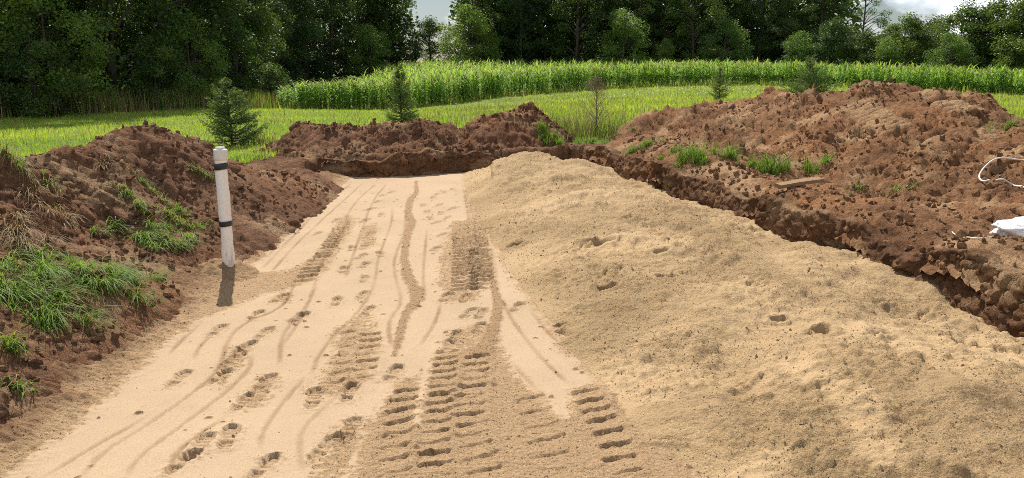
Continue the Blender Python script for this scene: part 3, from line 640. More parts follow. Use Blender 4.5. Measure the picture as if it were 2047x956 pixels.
# the cut faces of the pit, right side and far end
def pit_wall():
    P = np.array([PIT[12], PIT[11], PIT[10], PIT[9], PIT[8], PIT[7], PIT[6], PIT[5], PIT[4], PIT[3]]); P = np.r_[[(4.6, 1.6)], P, [(-3.75, 14.5)]]
    P = np.array(rounded(P, 1)); L = np.r_[0, np.cumsum(np.hypot(*np.diff(P, axis=0).T))]; u = np.arange(0, L[-1], .017)
    px = np.interp(u, L, P[:, 0]); py = np.interp(u, L, P[:, 1]); k = np.hanning(45); k /= k.sum()
    tx = np.convolve(np.pad(np.gradient(px), 22, mode='edge'), k, 'valid'); ty = np.convolve(np.pad(np.gradient(py), 22, mode='edge'), k, 'valid'); q = np.hypot(tx, ty); nx, ny = ty / q, -tx / q
    ax, ay = px + nx * .26, py + ny * .26
    zr = np.maximum.reduce([earth_f(ax, ay)[0], np.where(ax > 1.5, right_f(ax, ay)[0], -1), np.where((ax < .3) & (ay > 14.4), back_a_f(ax, ay), -1), np.where((ax > -1.2) & (ax < 1.9) & (ay > 15.8), back_b_f(ax, ay), -1)])
    bx, by = px + nx * .40, py + ny * .40; zr = np.maximum(zr, np.where(bx > 1.6, right_f(bx, by)[0] - .04, -1))
    kz = np.hanning(31); kz /= kz.sum(); zr = np.convolve(np.pad(zr, 15, mode='edge'), kz, 'valid') + .03 * fbm(u * 2.5, u * 0, 531, 3)
    v = np.r_[np.linspace(0, 1, 36), np.linspace(1.05, 1.6, 10)]
    U, Vv = np.meshgrid(u, v); ZR = np.broadcast_to(zr, U.shape)
    face = np.clip(Vv, 0, 1); over = np.clip((Vv - 1) / .6, 0, 1)
    Zw = -.2 + (ZR + .2) * face - .11 * over ** 2 + .02 * np.sin(np.pi * over)
    off = .02 + .16 * face ** 1.4 * (.6 + .5 * sm(-.3, .4, fbm(U * .7, Zw * .5, 532, 2))) + .32 * over
    amp = (.35 + .65 * sm(0, .3, face)) * (1 - .6 * over)
    off = off - amp * (.10 * fbm(U * 1.1, Zw * 1.6, 533, 3) + .05 * blocks(U * 3.4, Zw * 4.5, 534) + .045 * blocks(U * 8, Zw * 9, 535) + .022 * blocks(U * 18, Zw * 20, 536) + .010 * fbm(U * 40, Zw * 40, 537, 2) - .06)
    Zw = Zw + .02 * fbm(U * 9, Vv * 9, 538, 3)
    s = np.clip(.8 * sm(.1, .6, fbm(U * 1.3, Zw * 3, 539, 4)), 0, 1)
    return grid_mesh('pit_wall', px[None] + nx[None] * off, py[None] + ny[None] * off, Zw, M_EARTH, {'sandy': s})
link('pit_wall', pit_wall(), kind='structure')
# crumbs of sand on the pile and on the churned floor
OCT_V = np.array([(1, 0, 0), (-1, 0, 0), (0, 1, 0), (0, -1, 0), (0, 0, 1), (0, 0, -1)], float); OCT_F = np.array([(0, 2, 4), (2, 1, 4), (1, 3, 4), (3, 0, 4), (2, 0, 5), (1, 2, 5), (3, 1, 5), (0, 3, 5)])
def crumbs(name, parent, x, y, z, s, mat, dark_tone, rng):
    nv = len(x); V = OCT_V[None] * np.array([1, 1, .7]) * (1 + .3 * rng.normal(size=(nv, 6, 1))).clip(.45, 1.6) * s[:, None, None] * rng.uniform(.6, 1.25, (nv, 1, 3))
    a = rng.uniform(0, 6.3, nv); ca, sa = np.cos(a)[:, None], np.sin(a)[:, None]
    V = np.stack([V[..., 0] * ca - V[..., 1] * sa, V[..., 0] * sa + V[..., 1] * ca, V[..., 2] + .15 * V[..., 0]], -1) + np.stack([x, y, z + s * .25], 1)[:, None]
    F = (OCT_F[None] + 6 * np.arange(nv)[:, None, None]).reshape(-1, 3)
    link(name, mesh_np(name, V.reshape(-1, 3), [F], mat, {'loose': np.full(nv * 6, .6), 'dark_tone': np.repeat(dark_tone, 6)}, False), parent, kind='stuff')
rng = np.random.default_rng(91); nc_ = 46000
cy = 3.2 * (15.5 / 3.2) ** rng.random(nc_); cx = rng.uniform(-1.2, 4.3, nc_); zc, dc = pile_f(cx, cy); w = fbm(cx * 1.3, cy * 1.3, 92, 3)
ok = (dc > -.10) & (cx < XW(cy) - .02) & (rng.random(nc_) < .25 + .75 * sm(-.3, .4, w)); cx, cy, zc, dc = cx[ok], cy[ok], zc[ok], dc[ok]; zc = np.maximum(zc, 0)
crumbs('sand_crumbs', sand_pile, cx, cy, zc, rng.uniform(.0022, .0052, len(cx)) * (1 + .045 * cy) * np.where(rng.random(len(cx)) < .03, 2.2, 1), M_PILE, .5 * rng.random(len(cx)) ** 2, rng)
nc_ = 36000; cy = 3.2 * (14.5 / 3.2) ** rng.random(nc_); cx = rng.uniform(-3.4, 1.2, nc_); zf, lf, df = floor_f(cx, cy)
ok = (rng.random(nc_) < .02 + .6 * lf) & (cx < pile_x(cy)) & (cx > XL(cy) + .02); cx, cy, zf, lf, df = cx[ok], cy[ok], zf[ok], lf[ok], df[ok]
crumbs('sand_crumbs', sand_floor, cx, cy, zf, rng.uniform(.0018, .0042, len(cx)) * (1 + .05 * cy) * np.where(rng.random(len(cx)) < .02, 2.2, 1), M_FLOOR, np.clip(df + .2 * rng.random(len(cx)), 0, 1), rng)
# clods lying on the heaps
ico_t = (1 + 5 ** .5) / 2
ICO_V = np.array([(-1, ico_t, 0), (1, ico_t, 0), (-1, -ico_t, 0), (1, -ico_t, 0), (0, -1, ico_t), (0, 1, ico_t), (0, -1, -ico_t), (0, 1, -ico_t), (ico_t, 0, -1), (ico_t, 0, 1), (-ico_t, 0, -1), (-ico_t, 0, 1)]) / 1.9
ICO_F = np.array([(0, 11, 5), (0, 5, 1), (0, 1, 7), (0, 7, 10), (0, 10, 11), (1, 5, 9), (5, 11, 4), (11, 10, 2), (10, 7, 6), (7, 1, 8), (3, 9, 4), (3, 4, 2), (3, 2, 6), (3, 6, 8), (3, 8, 9), (4, 9, 5), (2, 4, 11), (6, 2, 10), (8, 6, 7), (9, 8, 1)])
def clods_for(obj, f, box, mat, n_big, n_small, zmin, seed, big=(.05, .10)):
    rng = np.random.default_rng(seed); variants = []
    for k in range(5):
        V = ICO_V * (1 + .28 * rng.normal(size=(12, 1))).clip(.55, 1.5) * rng.uniform(.65, 1.2, 3)
        variants.append(mesh_np('dirt_clod', V, [ICO_F], mat, {'sandy': np.full(12, rng.random() * .3)}, False))
    def sample(n):
        x = rng.uniform(box[0], box[1], n * 6); y = box[2] + (box[3] - box[2]) * rng.random(n * 6) ** 1.3
        w = fbm(x * .8, y * .8, seed + 3, 3); r = f(x, y); z = r[0] if isinstance(r, tuple) else r
        ok = (z > zmin(x, y)) & (w > -.25); return x[ok][:n], y[ok][:n], z[ok][:n]
    x, y, z = sample(n_big)
    for i in range(len(x)):
        s = rng.uniform(*big) * (1 if i % 4 else 1.35)
        o = link('dirt_clod', variants[i % 5], obj, (x[i], y[i], z[i] + s * .25), rng.uniform(0, 6.3), (s, s * rng.uniform(.7, 1.1), s * .75))
    x, y, z = sample(n_small); A = []; nv = len(x)
    s = rng.uniform(.010, .034, nv) * rng.uniform(.7, 1.3, nv)
    Vs = ICO_V[None] * (1 + .3 * rng.normal(size=(nv, 12, 1))).clip(.5, 1.6) * s[:, None, None] * rng.uniform(.6, 1.3, (nv, 1, 3)) + np.stack([x, y, z + s * .3], 1)[:, None]
    Fs = (ICO_F[None] + 12 * np.arange(nv)[:, None, None]).reshape(-1, 3)
    link('loose_clods', mesh_np('loose_clods', Vs.reshape(-1, 3), [Fs], mat, {'sandy': np.repeat(rng.random(nv) * .5, 12)}, False), obj, kind='stuff')
clods_for(heap_l, left_f, (-7, -2.9, 3.3, 13.5), M_DIRT_L, 80, 3200, lambda x, y: np.maximum(land(x, y) * 0 + .12, .1), 11, (.03, .06))
clods_for(heap_a, back_a_f, (-5.6, 0, 14.9, 17.6), M_DIRT_B, 60, 900, lambda x, y: .4 + 0 * x, 12, (.035, .07))
clods_for(heap_b, back_b_f, (-1.4, 1.6, 16.3, 18.6), M_DIRT_B, 40, 500, lambda x, y: .45 + 0 * x, 13, (.035, .07))
clods_for(heap_r, right_f, (2.2, 9.5, 4.4, 17.5), M_DIRT_R, 120, 4800, lambda x, y: .35 + 0 * x, 14, (.035, .075))

# ------------------------------------------------------------------ the pipe
def ring_stack(prof, n=40, bend=None):
    V = []; a = np.arange(n) * 2 * np.pi / n
    for r, z in prof:
        ox, oy, sx = bend(z) if bend else (0, 0, 1)
        V.append(np.stack([ox + r * sx * np.cos(a), oy + r * np.sin(a), np.full(n, z)], 1))
    m = len(prof); i = np.arange(m - 1)[:, None] * n; j = np.arange(n)[None]; k = (j + 1) % n
    Q = np.stack([i + j, i + k, i + n + k, i + n + j], -1).reshape(-1, 4)
    return np.concatenate(V), Q
mP, n, l = nt('white_wrapped_plastic'); co = objco(n)
mp = n.new("ShaderNodeMapping"); mp.inputs['Scale'].default_value = (1, 1, .22); l.new(co, mp.inputs[0])
st = noise(n, l, mp.outputs[0], 16, 5, .65, (.52, .74)); fi = noise(n, l, co, 40, 4, .7, (.35, .75))
c = mixc(n, l, fi, (.90, .85, .81), (.83, .77, .72)); 
sp = n.new("ShaderNodeSeparateXYZ"); l.new(co, sp.inputs[0]); lowm = n.new("ShaderNodeMapRange"); lowm.inputs[1].default_value = .85; lowm.inputs[2].default_value = .2; l.new(sp.outputs['Z'], lowm.inputs[0])
mm = n.new("ShaderNodeMath"); mm.operation = 'MULTIPLY'; l.new(st, mm.inputs[0]); l.new(lowm.outputs[0], mm.inputs[1])
c = mixc(n, l, mm.outputs[0], c, (.42, .28, .17))
finish(n, l, c, bump(n, l, noise(n, l, mp.outputs[0], 22, 3, .6), .006, .5), .5, .4); M_PIPE = mP
M_TAPE = mat_noise('black_tape', (.012, .012, .013), (.03, .03, .032), 40, .35, .002, .5)
M_CAP = mat_noise('white_cap_plastic', (.78, .74, .70), (.70, .66, .62), 20, .4, 0, .45)
px0 = hit(458, 546); PX, PY = px0[0], px0[1]
pipe = link('standing_pipe', None, loc=(PX, PY, 0), label='white wrapped pipe standing upright in the pit with two black tape bands', cat='pipe')
pipe.rotation_euler = (0.0, math.radians(.8), 0)
rngp = np.random.default_rng(3)
def wr(z): return (.004 * math.sin(z * 4.2) + .0015 * math.sin(z * 17), .003 * math.cos(z * 4.1), 1 + .03 * math.sin(z * 9))
prof = [(.060 + .002 * math.sin(z * 11) + .0012 * math.sin(z * 31 + 1) , z) for z in np.linspace(-.35, 1.235, 70)]
V, Q = ring_stack(prof, 40, wr); V[:, :2] += 0.0025 * np.stack([perlin(V[:, 0] * 60, V[:, 2] * 14, 3), perlin(V[:, 1] * 60, V[:, 2] * 14, 4)], 1)
link('wrapped_shaft', mesh_np('wrapped_shaft', V, Q, M_PIPE), pipe)
for zc, hh, tl in [(1.135, .032, .10), (.545, .026, .05)]:
    pr = [(.058, zc - hh), (.0675, zc - hh), (.0685, zc - hh * .3), (.068, zc + hh * .4), (.0672, zc + hh), (.058, zc + hh)]
    V, Q = ring_stack(pr, 40, wr); V[:, 2] += V[:, 0] * tl + .006 * perlin(V[:, 0] * 40, V[:, 1] * 40, 8)
    link('tape_band', mesh_np('tape_band', V, Q, M_TAPE), pipe)
V, Q = ring_stack([(.05, 1.20), (.066, 1.20), (.068, 1.215), (.068, 1.29), (.066, 1.305), (.056, 1.307), (.054, 1.303), (.001, 1.303)], 40)
cap = link('pipe_socket', mesh_np('pipe_socket', V, Q, M_CAP), pipe)
V, Q = ring_stack([(.046, 1.300), (.046, 1.325), (.043, 1.33), (.034, 1.33), (.032, 1.322), (.001, 1.322)], 32)
link('end_plug', mesh_np('end_plug', V, Q, M_CAP, None, True), cap)
# sand and soil banked against the foot of the pipe
Xg, Yg = np.meshgrid(np.linspace(-.5, .5, 70), np.linspace(-.5, .5, 70)); rr = np.hypot(Xg, Yg) + .06 * fbm(Xg * 5, Yg * 5, 7, 3)
Zg = .085 * np.exp(-(rr / .2) ** 2) + .012 * fbm(Xg * 14, Yg * 14, 9, 3) + floor_f(Xg + PX, Yg + PY)[0] - .035 * sm(.25, .45, rr)
link('sand_collar', grid_mesh('sand_collar', Xg + PX, Yg + PY, Zg, M_FLOOR, {'loose': np.ones_like(Xg), 'dark_tone': np.full_like(Xg, .4)}), sand_floor)

# ------------------------------------------------------------------ board, bag, hose, wire
M_WOOD = mat_noise('weathered_board', (.22, .13, .07), (.36, .23, .13), 14, .85, .004, .15, (1, 8, 8))
def board():
    A = Acc(); xs = np.linspace(-.36, .36, 13); rings = []
    for x in xs:
        w = .058 + .004 * math.sin(x * 9); h = .022; o = .006 * math.sin(x * 5 + 1)
        rings.append([(x, -w, -h + o), (x, -w + .004, h + o), (x, w - .004, h + o + .003), (x, w, -h + o)])
    V = np.array(rings).reshape(-1, 3); Q = []
    for i in range(12):
        for j in range(4): Q.append([i * 4 + j, i * 4 + (j + 1) % 4, i * 4 + 4 + (j + 1) % 4, i * 4 + 4 + j])
    Q += [[3, 2, 1, 0], [48, 49, 50, 51]]; A.add(V, Q); return A.mesh('wooden_board', [M_WOOD], False)
p = hit(1598, 370); o = link('wooden_board', board(), loc=(p[0], p[1], p[2] + .022), rotz=.42, label='short weathered wooden board lying on bare soil below the grass tufts', cat='board')
o.rotation_euler = (.12, -.05, .42)
M_BAG = mat_noise('white_plastic_sheet', (.82, .82, .82), (.72, .72, .72), 7, .4, .015, .4)
def bag():
    th, ph = np.meshgrid(np.linspace(0, 2 * np.pi, 49)[:-1], np.linspace(0, np.pi, 26))
    x = np.sin(ph) * np.cos(th); y = np.sin(ph) * np.sin(th); z = np.cos(ph)
    r = 1 + .30 * fbm(th / np.pi * 2 + 5, ph * 1.5, 601, 4) * np.sin(ph) + .16 * np.abs(perlin(x * 3.2 + 9, y * 3.2 + z * 3, 602))
    V = np.stack([x * r * .40, y * r * .22, np.maximum(z * r * .13, -.05) + .06], -1).reshape(-1, 3)
    i = np.arange(25)[:, None] * 48; j = np.arange(48)[None]; k = (j + 1) % 48
    return V, np.stack([i + j, i + 48 + j, i + 48 + k, i + k], -1).reshape(-1, 4)
def flap(pts, w, seed):               # crumpled strip of the sheet
    pts = np.array(pts); m = 26; t = np.linspace(0, 1, m); P = np.stack([np.interp(t, np.linspace(0, 1, len(pts)), pts[:, k]) for k in range(3)], 1)
    u = np.linspace(-1, 1, 9); V = []
    for i in range(m):
        ww = w * np.interp(t[i], [0, .15, .6, 1], [.15, .6, 1, .8])
        V.append(np.stack([P[i, 0] + 0 * u, P[i, 1] + u * ww, P[i, 2] + .05 * np.cos(u * 2.2) + .035 * perlin(u * 2 + i * .3, u * 0 + i * .35, seed)], 1))
    V = np.concatenate(V); i = np.arange(m - 1)[:, None] * 9; j = np.arange(8)[None]
    Q = np.stack([i + j, i + j + 1, i + 10 + j, i + 9 + j], -1).reshape(-1, 4); return V, Q
p = hit(2046, 476); BG = (p[0] + .16, p[1] + .05, p[2] - .01)
bagO = link('plastic_sack', None, loc=BG, label='crumpled white plastic sack lying on the soil at the right edge', cat='sack')
V, Q = bag(); link('sack_body', mesh_np('sack_body', V, Q, M_BAG), bagO)
V, Q = flap([(-.36, -.40, -.02), (-.16, -.34, .03), (.1, -.30, .10), (.4, -.28, .12)], .085, 611); me = mesh_np('torn_flap', V, Q, M_BAG); fo = link('torn_flap', me, bagO)
md = fo.modifiers.new('sheet_thickness', 'SOLIDIFY'); md.thickness = .004
M_HOSE = mat_noise('white_hose', (.74, .71, .66), (.62, .58, .53), 15, .45, 0, .4)
def strand(name, pix, lift, r, label, cat, mat, n=60):
    P = []
    for a, b in pix:
        q = hit(a, b); P.append((q[0], q[1], q[2] + lift))
    P = np.array(P)
    for _ in range(3):
        N = [P[0]]
        for a, b in zip(P[:-1], P[1:]): N += [a * .75 + b * .25, a * .25 + b * .75]
        P = np.array(N + [P[-1]])
    dense = np.stack([np.interp(np.linspace(0, 1, 120), np.linspace(0, 1, len(P)), P[:, k]) for k in range(3)], 1)
    g = np.maximum.reduce([top(dense[:, 0] + ox, dense[:, 1] + oy) for ox, oy in ((0, 0), (.04, 0), (-.04, 0), (0, .05), (0, -.05))])
    k9 = np.ones(41) / 41; zs = np.convolve(np.pad(g + r, 20, mode='edge'), k9, 'valid'); up = np.maximum(g + r * .4 - zs, 0); up = np.convolve(np.pad(up, 20, mode='edge'), np.hanning(43)[1:-1] / np.hanning(43).sum() * 1.8, 'valid'); dense[:, 2] = zs + up; P = dense
    b0 = P[0].copy(); V, Q, T = tube(P - b0, r, 8); A = Acc(); A.add(V, Q, T); return link(name, A.mesh(name, [mat]), loc=tuple(b0), label=label, cat=cat)
strand('white_hose', [(1976, 376), (1962, 374), (1955, 362), (1960, 348), (1978, 334), (2005, 327), (2030, 326), (2075, 327)], .03, .010, 'thin white hose curving in a hook over the brown soil', 'hose', M_HOSE)
strand('white_hose', [(1990, 367), (2010, 368), (2030, 373), (2050, 383), (2075, 398)], .035, .011, 'short straight end of white hose just above the plastic sack', 'hose', M_HOSE)
strand('pale_wire', [(1903, 466), (1925, 478), (1950, 484), (1972, 482), (1992, 474)], .012, .005, 'thin pale wire curving left from the plastic sack', 'wire', M_HOSE)

# ------------------------------------------------------------------ grass clumps on the soil
def clump(px, py, rx, ry, n, L, lab, mats, mixstraw=.0, lean=(.25, 1.35), az=None, seed=0, droop=1.25, w=.009, name='grass_clump', cat='grass clump', group='grass clumps on the dug soil', rot=0):
    rng = np.random.default_rng(1000 + seed); c = hit(px, py)
    nt0 = max(3, n // 38); tc = rng.normal(size=(nt0, 2)) * .55; tc = tc / np.maximum(1, np.hypot(tc[:, 0], tc[:, 1]) / 1.2)[:, None]; ti = rng.integers(0, nt0, n); k = n; ta = rng.normal(size=nt0) * .6
    q = tc[ti]; ox = q[:, 0] * rx + rng.normal(size=n) * .035; oy = q[:, 1] * ry + rng.normal(size=n) * .035; ca, sa = math.cos(rot), math.sin(rot); ox, oy = ox * ca - oy * sa, ox * sa + oy * ca
    gz = top(c[0] + ox, c[1] + oy); P = np.stack([ox, oy, gz - c[2] - .015], 1)
    azs = rng.uniform(0, 2 * np.pi, k) if az is None else az + ta[ti] + rng.normal(size=k) * .55
    V, Q, T, m = blades(P, L * rng.uniform(.45, 1.15, k), w * rng.uniform(.6, 1.3, k), rng.uniform(*lean, k), azs, rng, 4, droop)
    A = Acc(); var = np.repeat(np.clip(rng.beta(2, 2.6, k), 0, 1), m)
    dry = rng.random(k) < mixstraw
    if mixstraw >= .99: A.add(V, Q, T, 1, var)
    else:
        A.add(V, Q, T, 0, var)
        if dry.any():
            V2, Q2, T2, m2 = blades(P[dry], L * rng.uniform(.5, 1.1, dry.sum()), np.full(dry.sum(), w * .8), rng.uniform(*lean, dry.sum()), azs[dry] + .7, rng, 4, droop)
            A.add(V2, Q2, T2, 1, np.repeat(rng.random(dry.sum()), m2))
    return link(name, A.mesh(name, mats), loc=c, label=lab, cat=cat, group=group)
GM = [M_GRASS2, M_STRAW]
clump(305, 470, .42, .42, 560, .27, 'long green grass clump on the left heap, just left of the pipe', GM, .08, (.95, 1.7), -1.0, 1)
clump(375, 447, .24, .26, 300, .17, 'low green grass patch nearest the pipe, on the left heap', GM, .12, (.4, 1.5), -.8, 2)
clump(175, 565, .42, .35, 650, .32, 'bright green grass clump spilling down the near left bank', GM, .05, (.95, 1.7), -.9, 3)
clump(235, 545, .34, .22, 320, .27, 'green grass clump in the middle of the left bank', GM, .08, (.95, 1.7), -.6, 4)
clump(60, 598, .36, .3, 600, .34, 'lush green grass clump at the left edge of the photo', GM, .04, (.95, 1.7), -.9, 5)
clump(20, 640, .22, .2, 220, .2, 'small green grass clump lowest at the left edge', GM, .1, (.5, 1.5), -1.2, 6)
clump(35, 775, .07, .05, 40, .18, 'thin grass tuft hanging from the nearest soil bank at bottom left', GM, .2, (.8, 1.7), -1.3, 7)
clump(60, 355, .5, .22, 600, .22, 'withered sod with straw roots on top of left heap, near left edge', [M_GRASS2, M_STRAW], .75, (.6, 1.7), -1.2, 8)
clump(75, 410, .2, .25, 260, .30, 'pale withered grass hanging down the left heap', GM, 1.0, (.9, 1.8), -1.2, 9)
clump(60, 480, .16, .18, 200, .30, 'straw-coloured grass tuft hanging at the foot of the left heap', GM, 1.0, (.9, 1.8), -1.2, 10)
clump(10, 450, .14, .2, 180, .28, 'straw-coloured grass tuft cut off by the left edge of the photo', GM, 1.0, (.9, 1.8), -1.2, 11)
clump(315, 390, .2, .14, 180, .17, 'dry brown sod lump in the middle of the left heap', GM, .8, (.6, 1.7), -1.2, 12)
clump(200, 328, .16, .12, 120, .17, 'pale dry grass wisp near the crest of the left heap', GM, 1.0, (.6, 1.7), -1.2, 13)
clump(255, 385, .14, .12, 110, .17, 'faded grass tuft left of the dry sod lump', GM, .6, (.6, 1.6), -1.2, 14)
clump(412, 355, .14, .1, 110, .14, 'dry grass wisp on the left heap beside the upper pipe', GM, .9, (.6, 1.6), -1.2, 15)
clump(500, 318, .32, .2, 560, .13, 'green weeds growing in the gap between the two left heaps', GM, .05, (.2, 1.2), None, 16)
clump(1100, 282, .34, .24, 620, .27, 'green turf tuft hanging over the far corner of the pit', GM, .12, (.3, 1.4), -1.57, 17)
clump(1200, 282, .7, .4, 700, .17, 'flat green grass patch at the far right corner of the pit', GM, .15, (.3, 1.4), None, 18)
clump(1285, 296, .42, .2, 420, .19, 'green grass patch at the left foot of the big right heap', GM, .15, (.3, 1.4), None, 19)
clump(1415, 312, .38, .22, 800, .30, 'dark green grass tuft on the bare strip beside the pit, farther one', GM, .08, (.2, 1.2), None, 20)
clump(1545, 345, .32, .2, 700, .32, 'tall bright green grass tuft with seed heads beside the board', GM, .12, (.15, 1.1), None, 21, w=.011)
clump(1625, 348, .26, .18, 300, .26, 'sparse green grass tuft just behind the board', GM, .15, (.2, 1.3), None, 22)
clump(1800, 378, .22, .07, 130, .16, 'flattened bit of green grass on the right heap', GM, .1, (1.0, 1.6), None, 23)
clump(1700, 390, .12, .07, 110, .13, 'few green blades on bare soil right of the board', GM, .2, (.7, 1.5), None, 24)
clump(2030, 255, .4, .3, 170, .22, 'thin pale grass wisps on the right heap at right edge', GM, .7, (.3, 1.4), None, 25)
clump(1340, 302, .3, .14, 240, .15, 'small green grass patch left of the dark tuft', GM, .2, (.3, 1.4), None, 26)
# seed heads over the tall tuft
def seedheads():
    rng = np.random.default_rng(8); A = Acc()
    for i in range(16):
        a = rng.uniform(0, 6.3); b = np.array([rng.normal() * .14, rng.normal() * .08, 0]); L = rng.uniform(.28, .48); d = np.array([math.cos(a), .4 * math.sin(a), 0])
        t = np.linspace(0, 1, 7)[:, None]; P = b + d * L * .5 * t ** 2 + np.array([0, 0, 1]) * L * (t - .25 * t ** 3)
        V, Q, T = tube(P, np.interp(t[:, 0], [0, .6, .7, .95, 1], [.003, .003, .011, .012, .003]), 5); A.add(V, Q, T, 0, rng.uniform(.5, 1))
    return A.mesh('seed_heads', [M_STRAW])
p = hit(1548, 344); link('seed_grass', seedheads(), loc=p, label='pale arching grass seed heads above the bright tuft by the board', cat='grass')

# ------------------------------------------------------------------ young spruces, bare sapling
def spruce(px, base, H, W, lab, seed, dense=1.0, Yd=None):
    rng = np.random.default_rng(seed)
    c = np.array(base); root = link('young_spruce', None, loc=tuple(c), label=lab, cat='spruce', group='young spruces in the meadow')
    A = Acc(); t = np.linspace(0, 1, 9); tr = np.stack([.02 * np.sin(t * 5), .02 * np.cos(t * 4) - .02, -.15 + (H + .15) * t], 1)
    V, Q, T = tube(tr, .032 * (1 - t) + .005, 7); A.add(V, Q, T)
    B = Acc(); tips = []; 
    nw = int(14 * dense)
    for w in range(nw):
        f = (w + .3) / nw; z = H * (.04 + .90 * f ** .92); r = W * .5 * (1 - f) ** .8 * rng.uniform(.85, 1.1) + .03
        for k in range(int(7 + 3 * (1 - f))):
            a = rng.uniform(0, 6.3); L = r * rng.uniform(.7, 1.18); s = np.linspace(0, 1, 6)
            up = rng.uniform(.05, .70) + .35 * f
            P = np.stack([np.cos(a) * L * s, np.sin(a) * L * s, z + rng.normal() * .11 + L * (up * s - .18 * s * (1 - s) * 2)], 1)
            V, Q, T = tube(P, .009 * (1 - s) + .003, 4); A.add(V, Q, T)
            ns = max(3, int(L / .05)); 
            for q in range(ns):
                sp_ = .15 + .85 * (q + rng.random()) / ns; p0 = np.array([np.interp(sp_, s, P[:, d]) for d in range(3)])
                for side in (-1, 1):
                    ll = L * (1 - sp_ * .75) * rng.uniform(.35, .6) + .03; aa = a + side * rng.uniform(.55, 1.0)
                    dv = np.array([math.cos(aa), math.sin(aa), rng.uniform(-.1, .35)]); tips.append((p0, p0 + dv * ll))
            tips.append((P[2], P[5]))
    S = np.array([a for a, b in tips]); E_ = np.array([b for a, b in tips]); nn = 8
    tt = rng.random((len(S), nn)); C = (S[:, None] + (E_ - S)[:, None] * tt[..., None]).reshape(-1, 3) + rng.normal(size=(len(S) * nn, 3)) * .008
    d = np.repeat(E_ - S, nn, 0); d /= np.linalg.norm(d, axis=1)[:, None] + 1e-9
    nd = d * .7 + rng.normal(size=d.shape) * .6; nd /= np.linalg.norm(nd, axis=1)[:, None]; L = rng.uniform(.035, .065, len(C))[:, None]
    pv = np.cross(nd, rng.normal(size=nd.shape)); pv /= np.linalg.norm(pv, axis=1)[:, None]
    Vn = np.stack([C - pv * .008, C + pv * .008, C + nd * L], 1).reshape(-1, 3)
    B.add(Vn, None, np.arange(len(Vn)).reshape(-1, 3), 0, np.repeat(rng.random(len(C)), 3))
    link('trunk', A.mesh('trunk', [M_BARK]), root); link('needles', B.mesh('needles', [M_NEEDLE]), root); return root
def gl(px, Y): 
    x = (px - 1023.5) / FPX * Y * 1.0; x = atY(px, 200, Y)[0]; return (x, Y, float(land(x, Y)))
g = gl(456, 17.6); spruce(456, g, 1.52, 1.42, 'young spruce on the grass behind the left heap, widest of the spruces', 31)
g = gl(800, 23.0); spruce(800, g, 1.95, 1.15, 'slim young spruce behind the low heap at the far end of the pit', 32, 1.1)
g = gl(1614, 27.0); spruce(1614, g, 2.1, 1.9, 'young spruce standing behind the crest of the big right heap', 33, 1.2)
g = gl(1437, 46.0); spruce(1437, g, 2.3, 1.5, 'faint small spruce at the corn edge, left of the big heap', 34, .9)
def bare_sapling(base, H):
    rng = np.random.default_rng(41); root = link('bare_sapling', None, loc=base, label='leafless brown sapling among tall weeds behind the far pit corner', cat='sapling')
    A = Acc(); t = np.linspace(0, 1, 8); V, Q, T = tube(np.stack([.02 * np.sin(t * 4), 0 * t, -.1 + (H + .1) * t], 1), .017 * (1 - t) + .005, 7); A.add(V, Q, T); link('trunk', A.mesh('trunk', [M_TWIG]), root)
    B = Acc()
    for i in range(90):
        f = rng.uniform(.12, .97); a = rng.uniform(0, 6.3); L = (1 - f) * .55 + .07; s = np.linspace(0, 1, 5); z = H * f
        P = np.stack([np.cos(a) * L * s, np.sin(a) * L * s, z + L * (.95 * s)], 1); V, Q, T = tube(P, .0035 * (1 - s) + .0015, 4, False); B.add(V, Q)
        for k in range(4):
            q = rng.uniform(.25, 1); p0 = np.array([np.interp(q, s, P[:, d]) for d in range(3)]); aa = a + rng.normal() * .9; l2 = rng.uniform(.06, .16)
            V, Q, T = tube(np.stack([p0, p0 + np.array([math.cos(aa), math.sin(aa), rng.uniform(-.2, .8)]) * l2]), [.0028, .0016], 3, False); B.add(V, Q)
    link('branches', B.mesh('branches', [M_TWIG]), root)
bare_sapling(gl(1192, 18.6), 1.55)
# tall dry weeds around it
def weeds(base, n, rx, ry, H, seed, straw=.45):
    rng = np.random.default_rng(seed); x = base[0] + rng.normal(size=n) * rx; y = base[1] + rng.normal(size=n) * ry
    P = np.stack([x - base[0], y - base[1], land(x, y) - base[2] - .02], 1); A = Acc(); d = rng.random(n) < straw
    for sel, m in ((~d, 0), (d, 1)):
        k = sel.sum(); V, Q, T, mm_ = blades(P[sel], H * rng.uniform(.4, 1.15, k), rng.uniform(.014, .028, k), rng.uniform(.05, .65, k), rng.uniform(0, 6.3, k), rng, 3, 1.0); A.add(V, Q, T, m, np.repeat(rng.random(k), mm_))
    return A.mesh('tall_weeds', [M_GRASS2, M_STRAW])
for px, Y, n, rx, ry, H, lab, sd in [(1120, 19.5, 650, .4, .4, .62, 'tall mixed weeds left of the bare sapling', 1), (1185, 18.9, 900, .45, .4, .55, 'tall brownish weeds growing round the foot of the bare sapling', 2),
                                     (1243, 19.2, 360, .28, .4, .62, 'dark tall weeds between the bare sapling and the right heap', 3), (505, 18.2, 260, .3, .25, .35, 'low weeds at the right foot of the widest young spruce', 4)]:
    b = gl(px, Y); link('tall_weeds', weeds(b, n, rx, ry, H, 50 + sd), loc=b, label=lab, cat='weeds', group='tall weeds near the heaps')

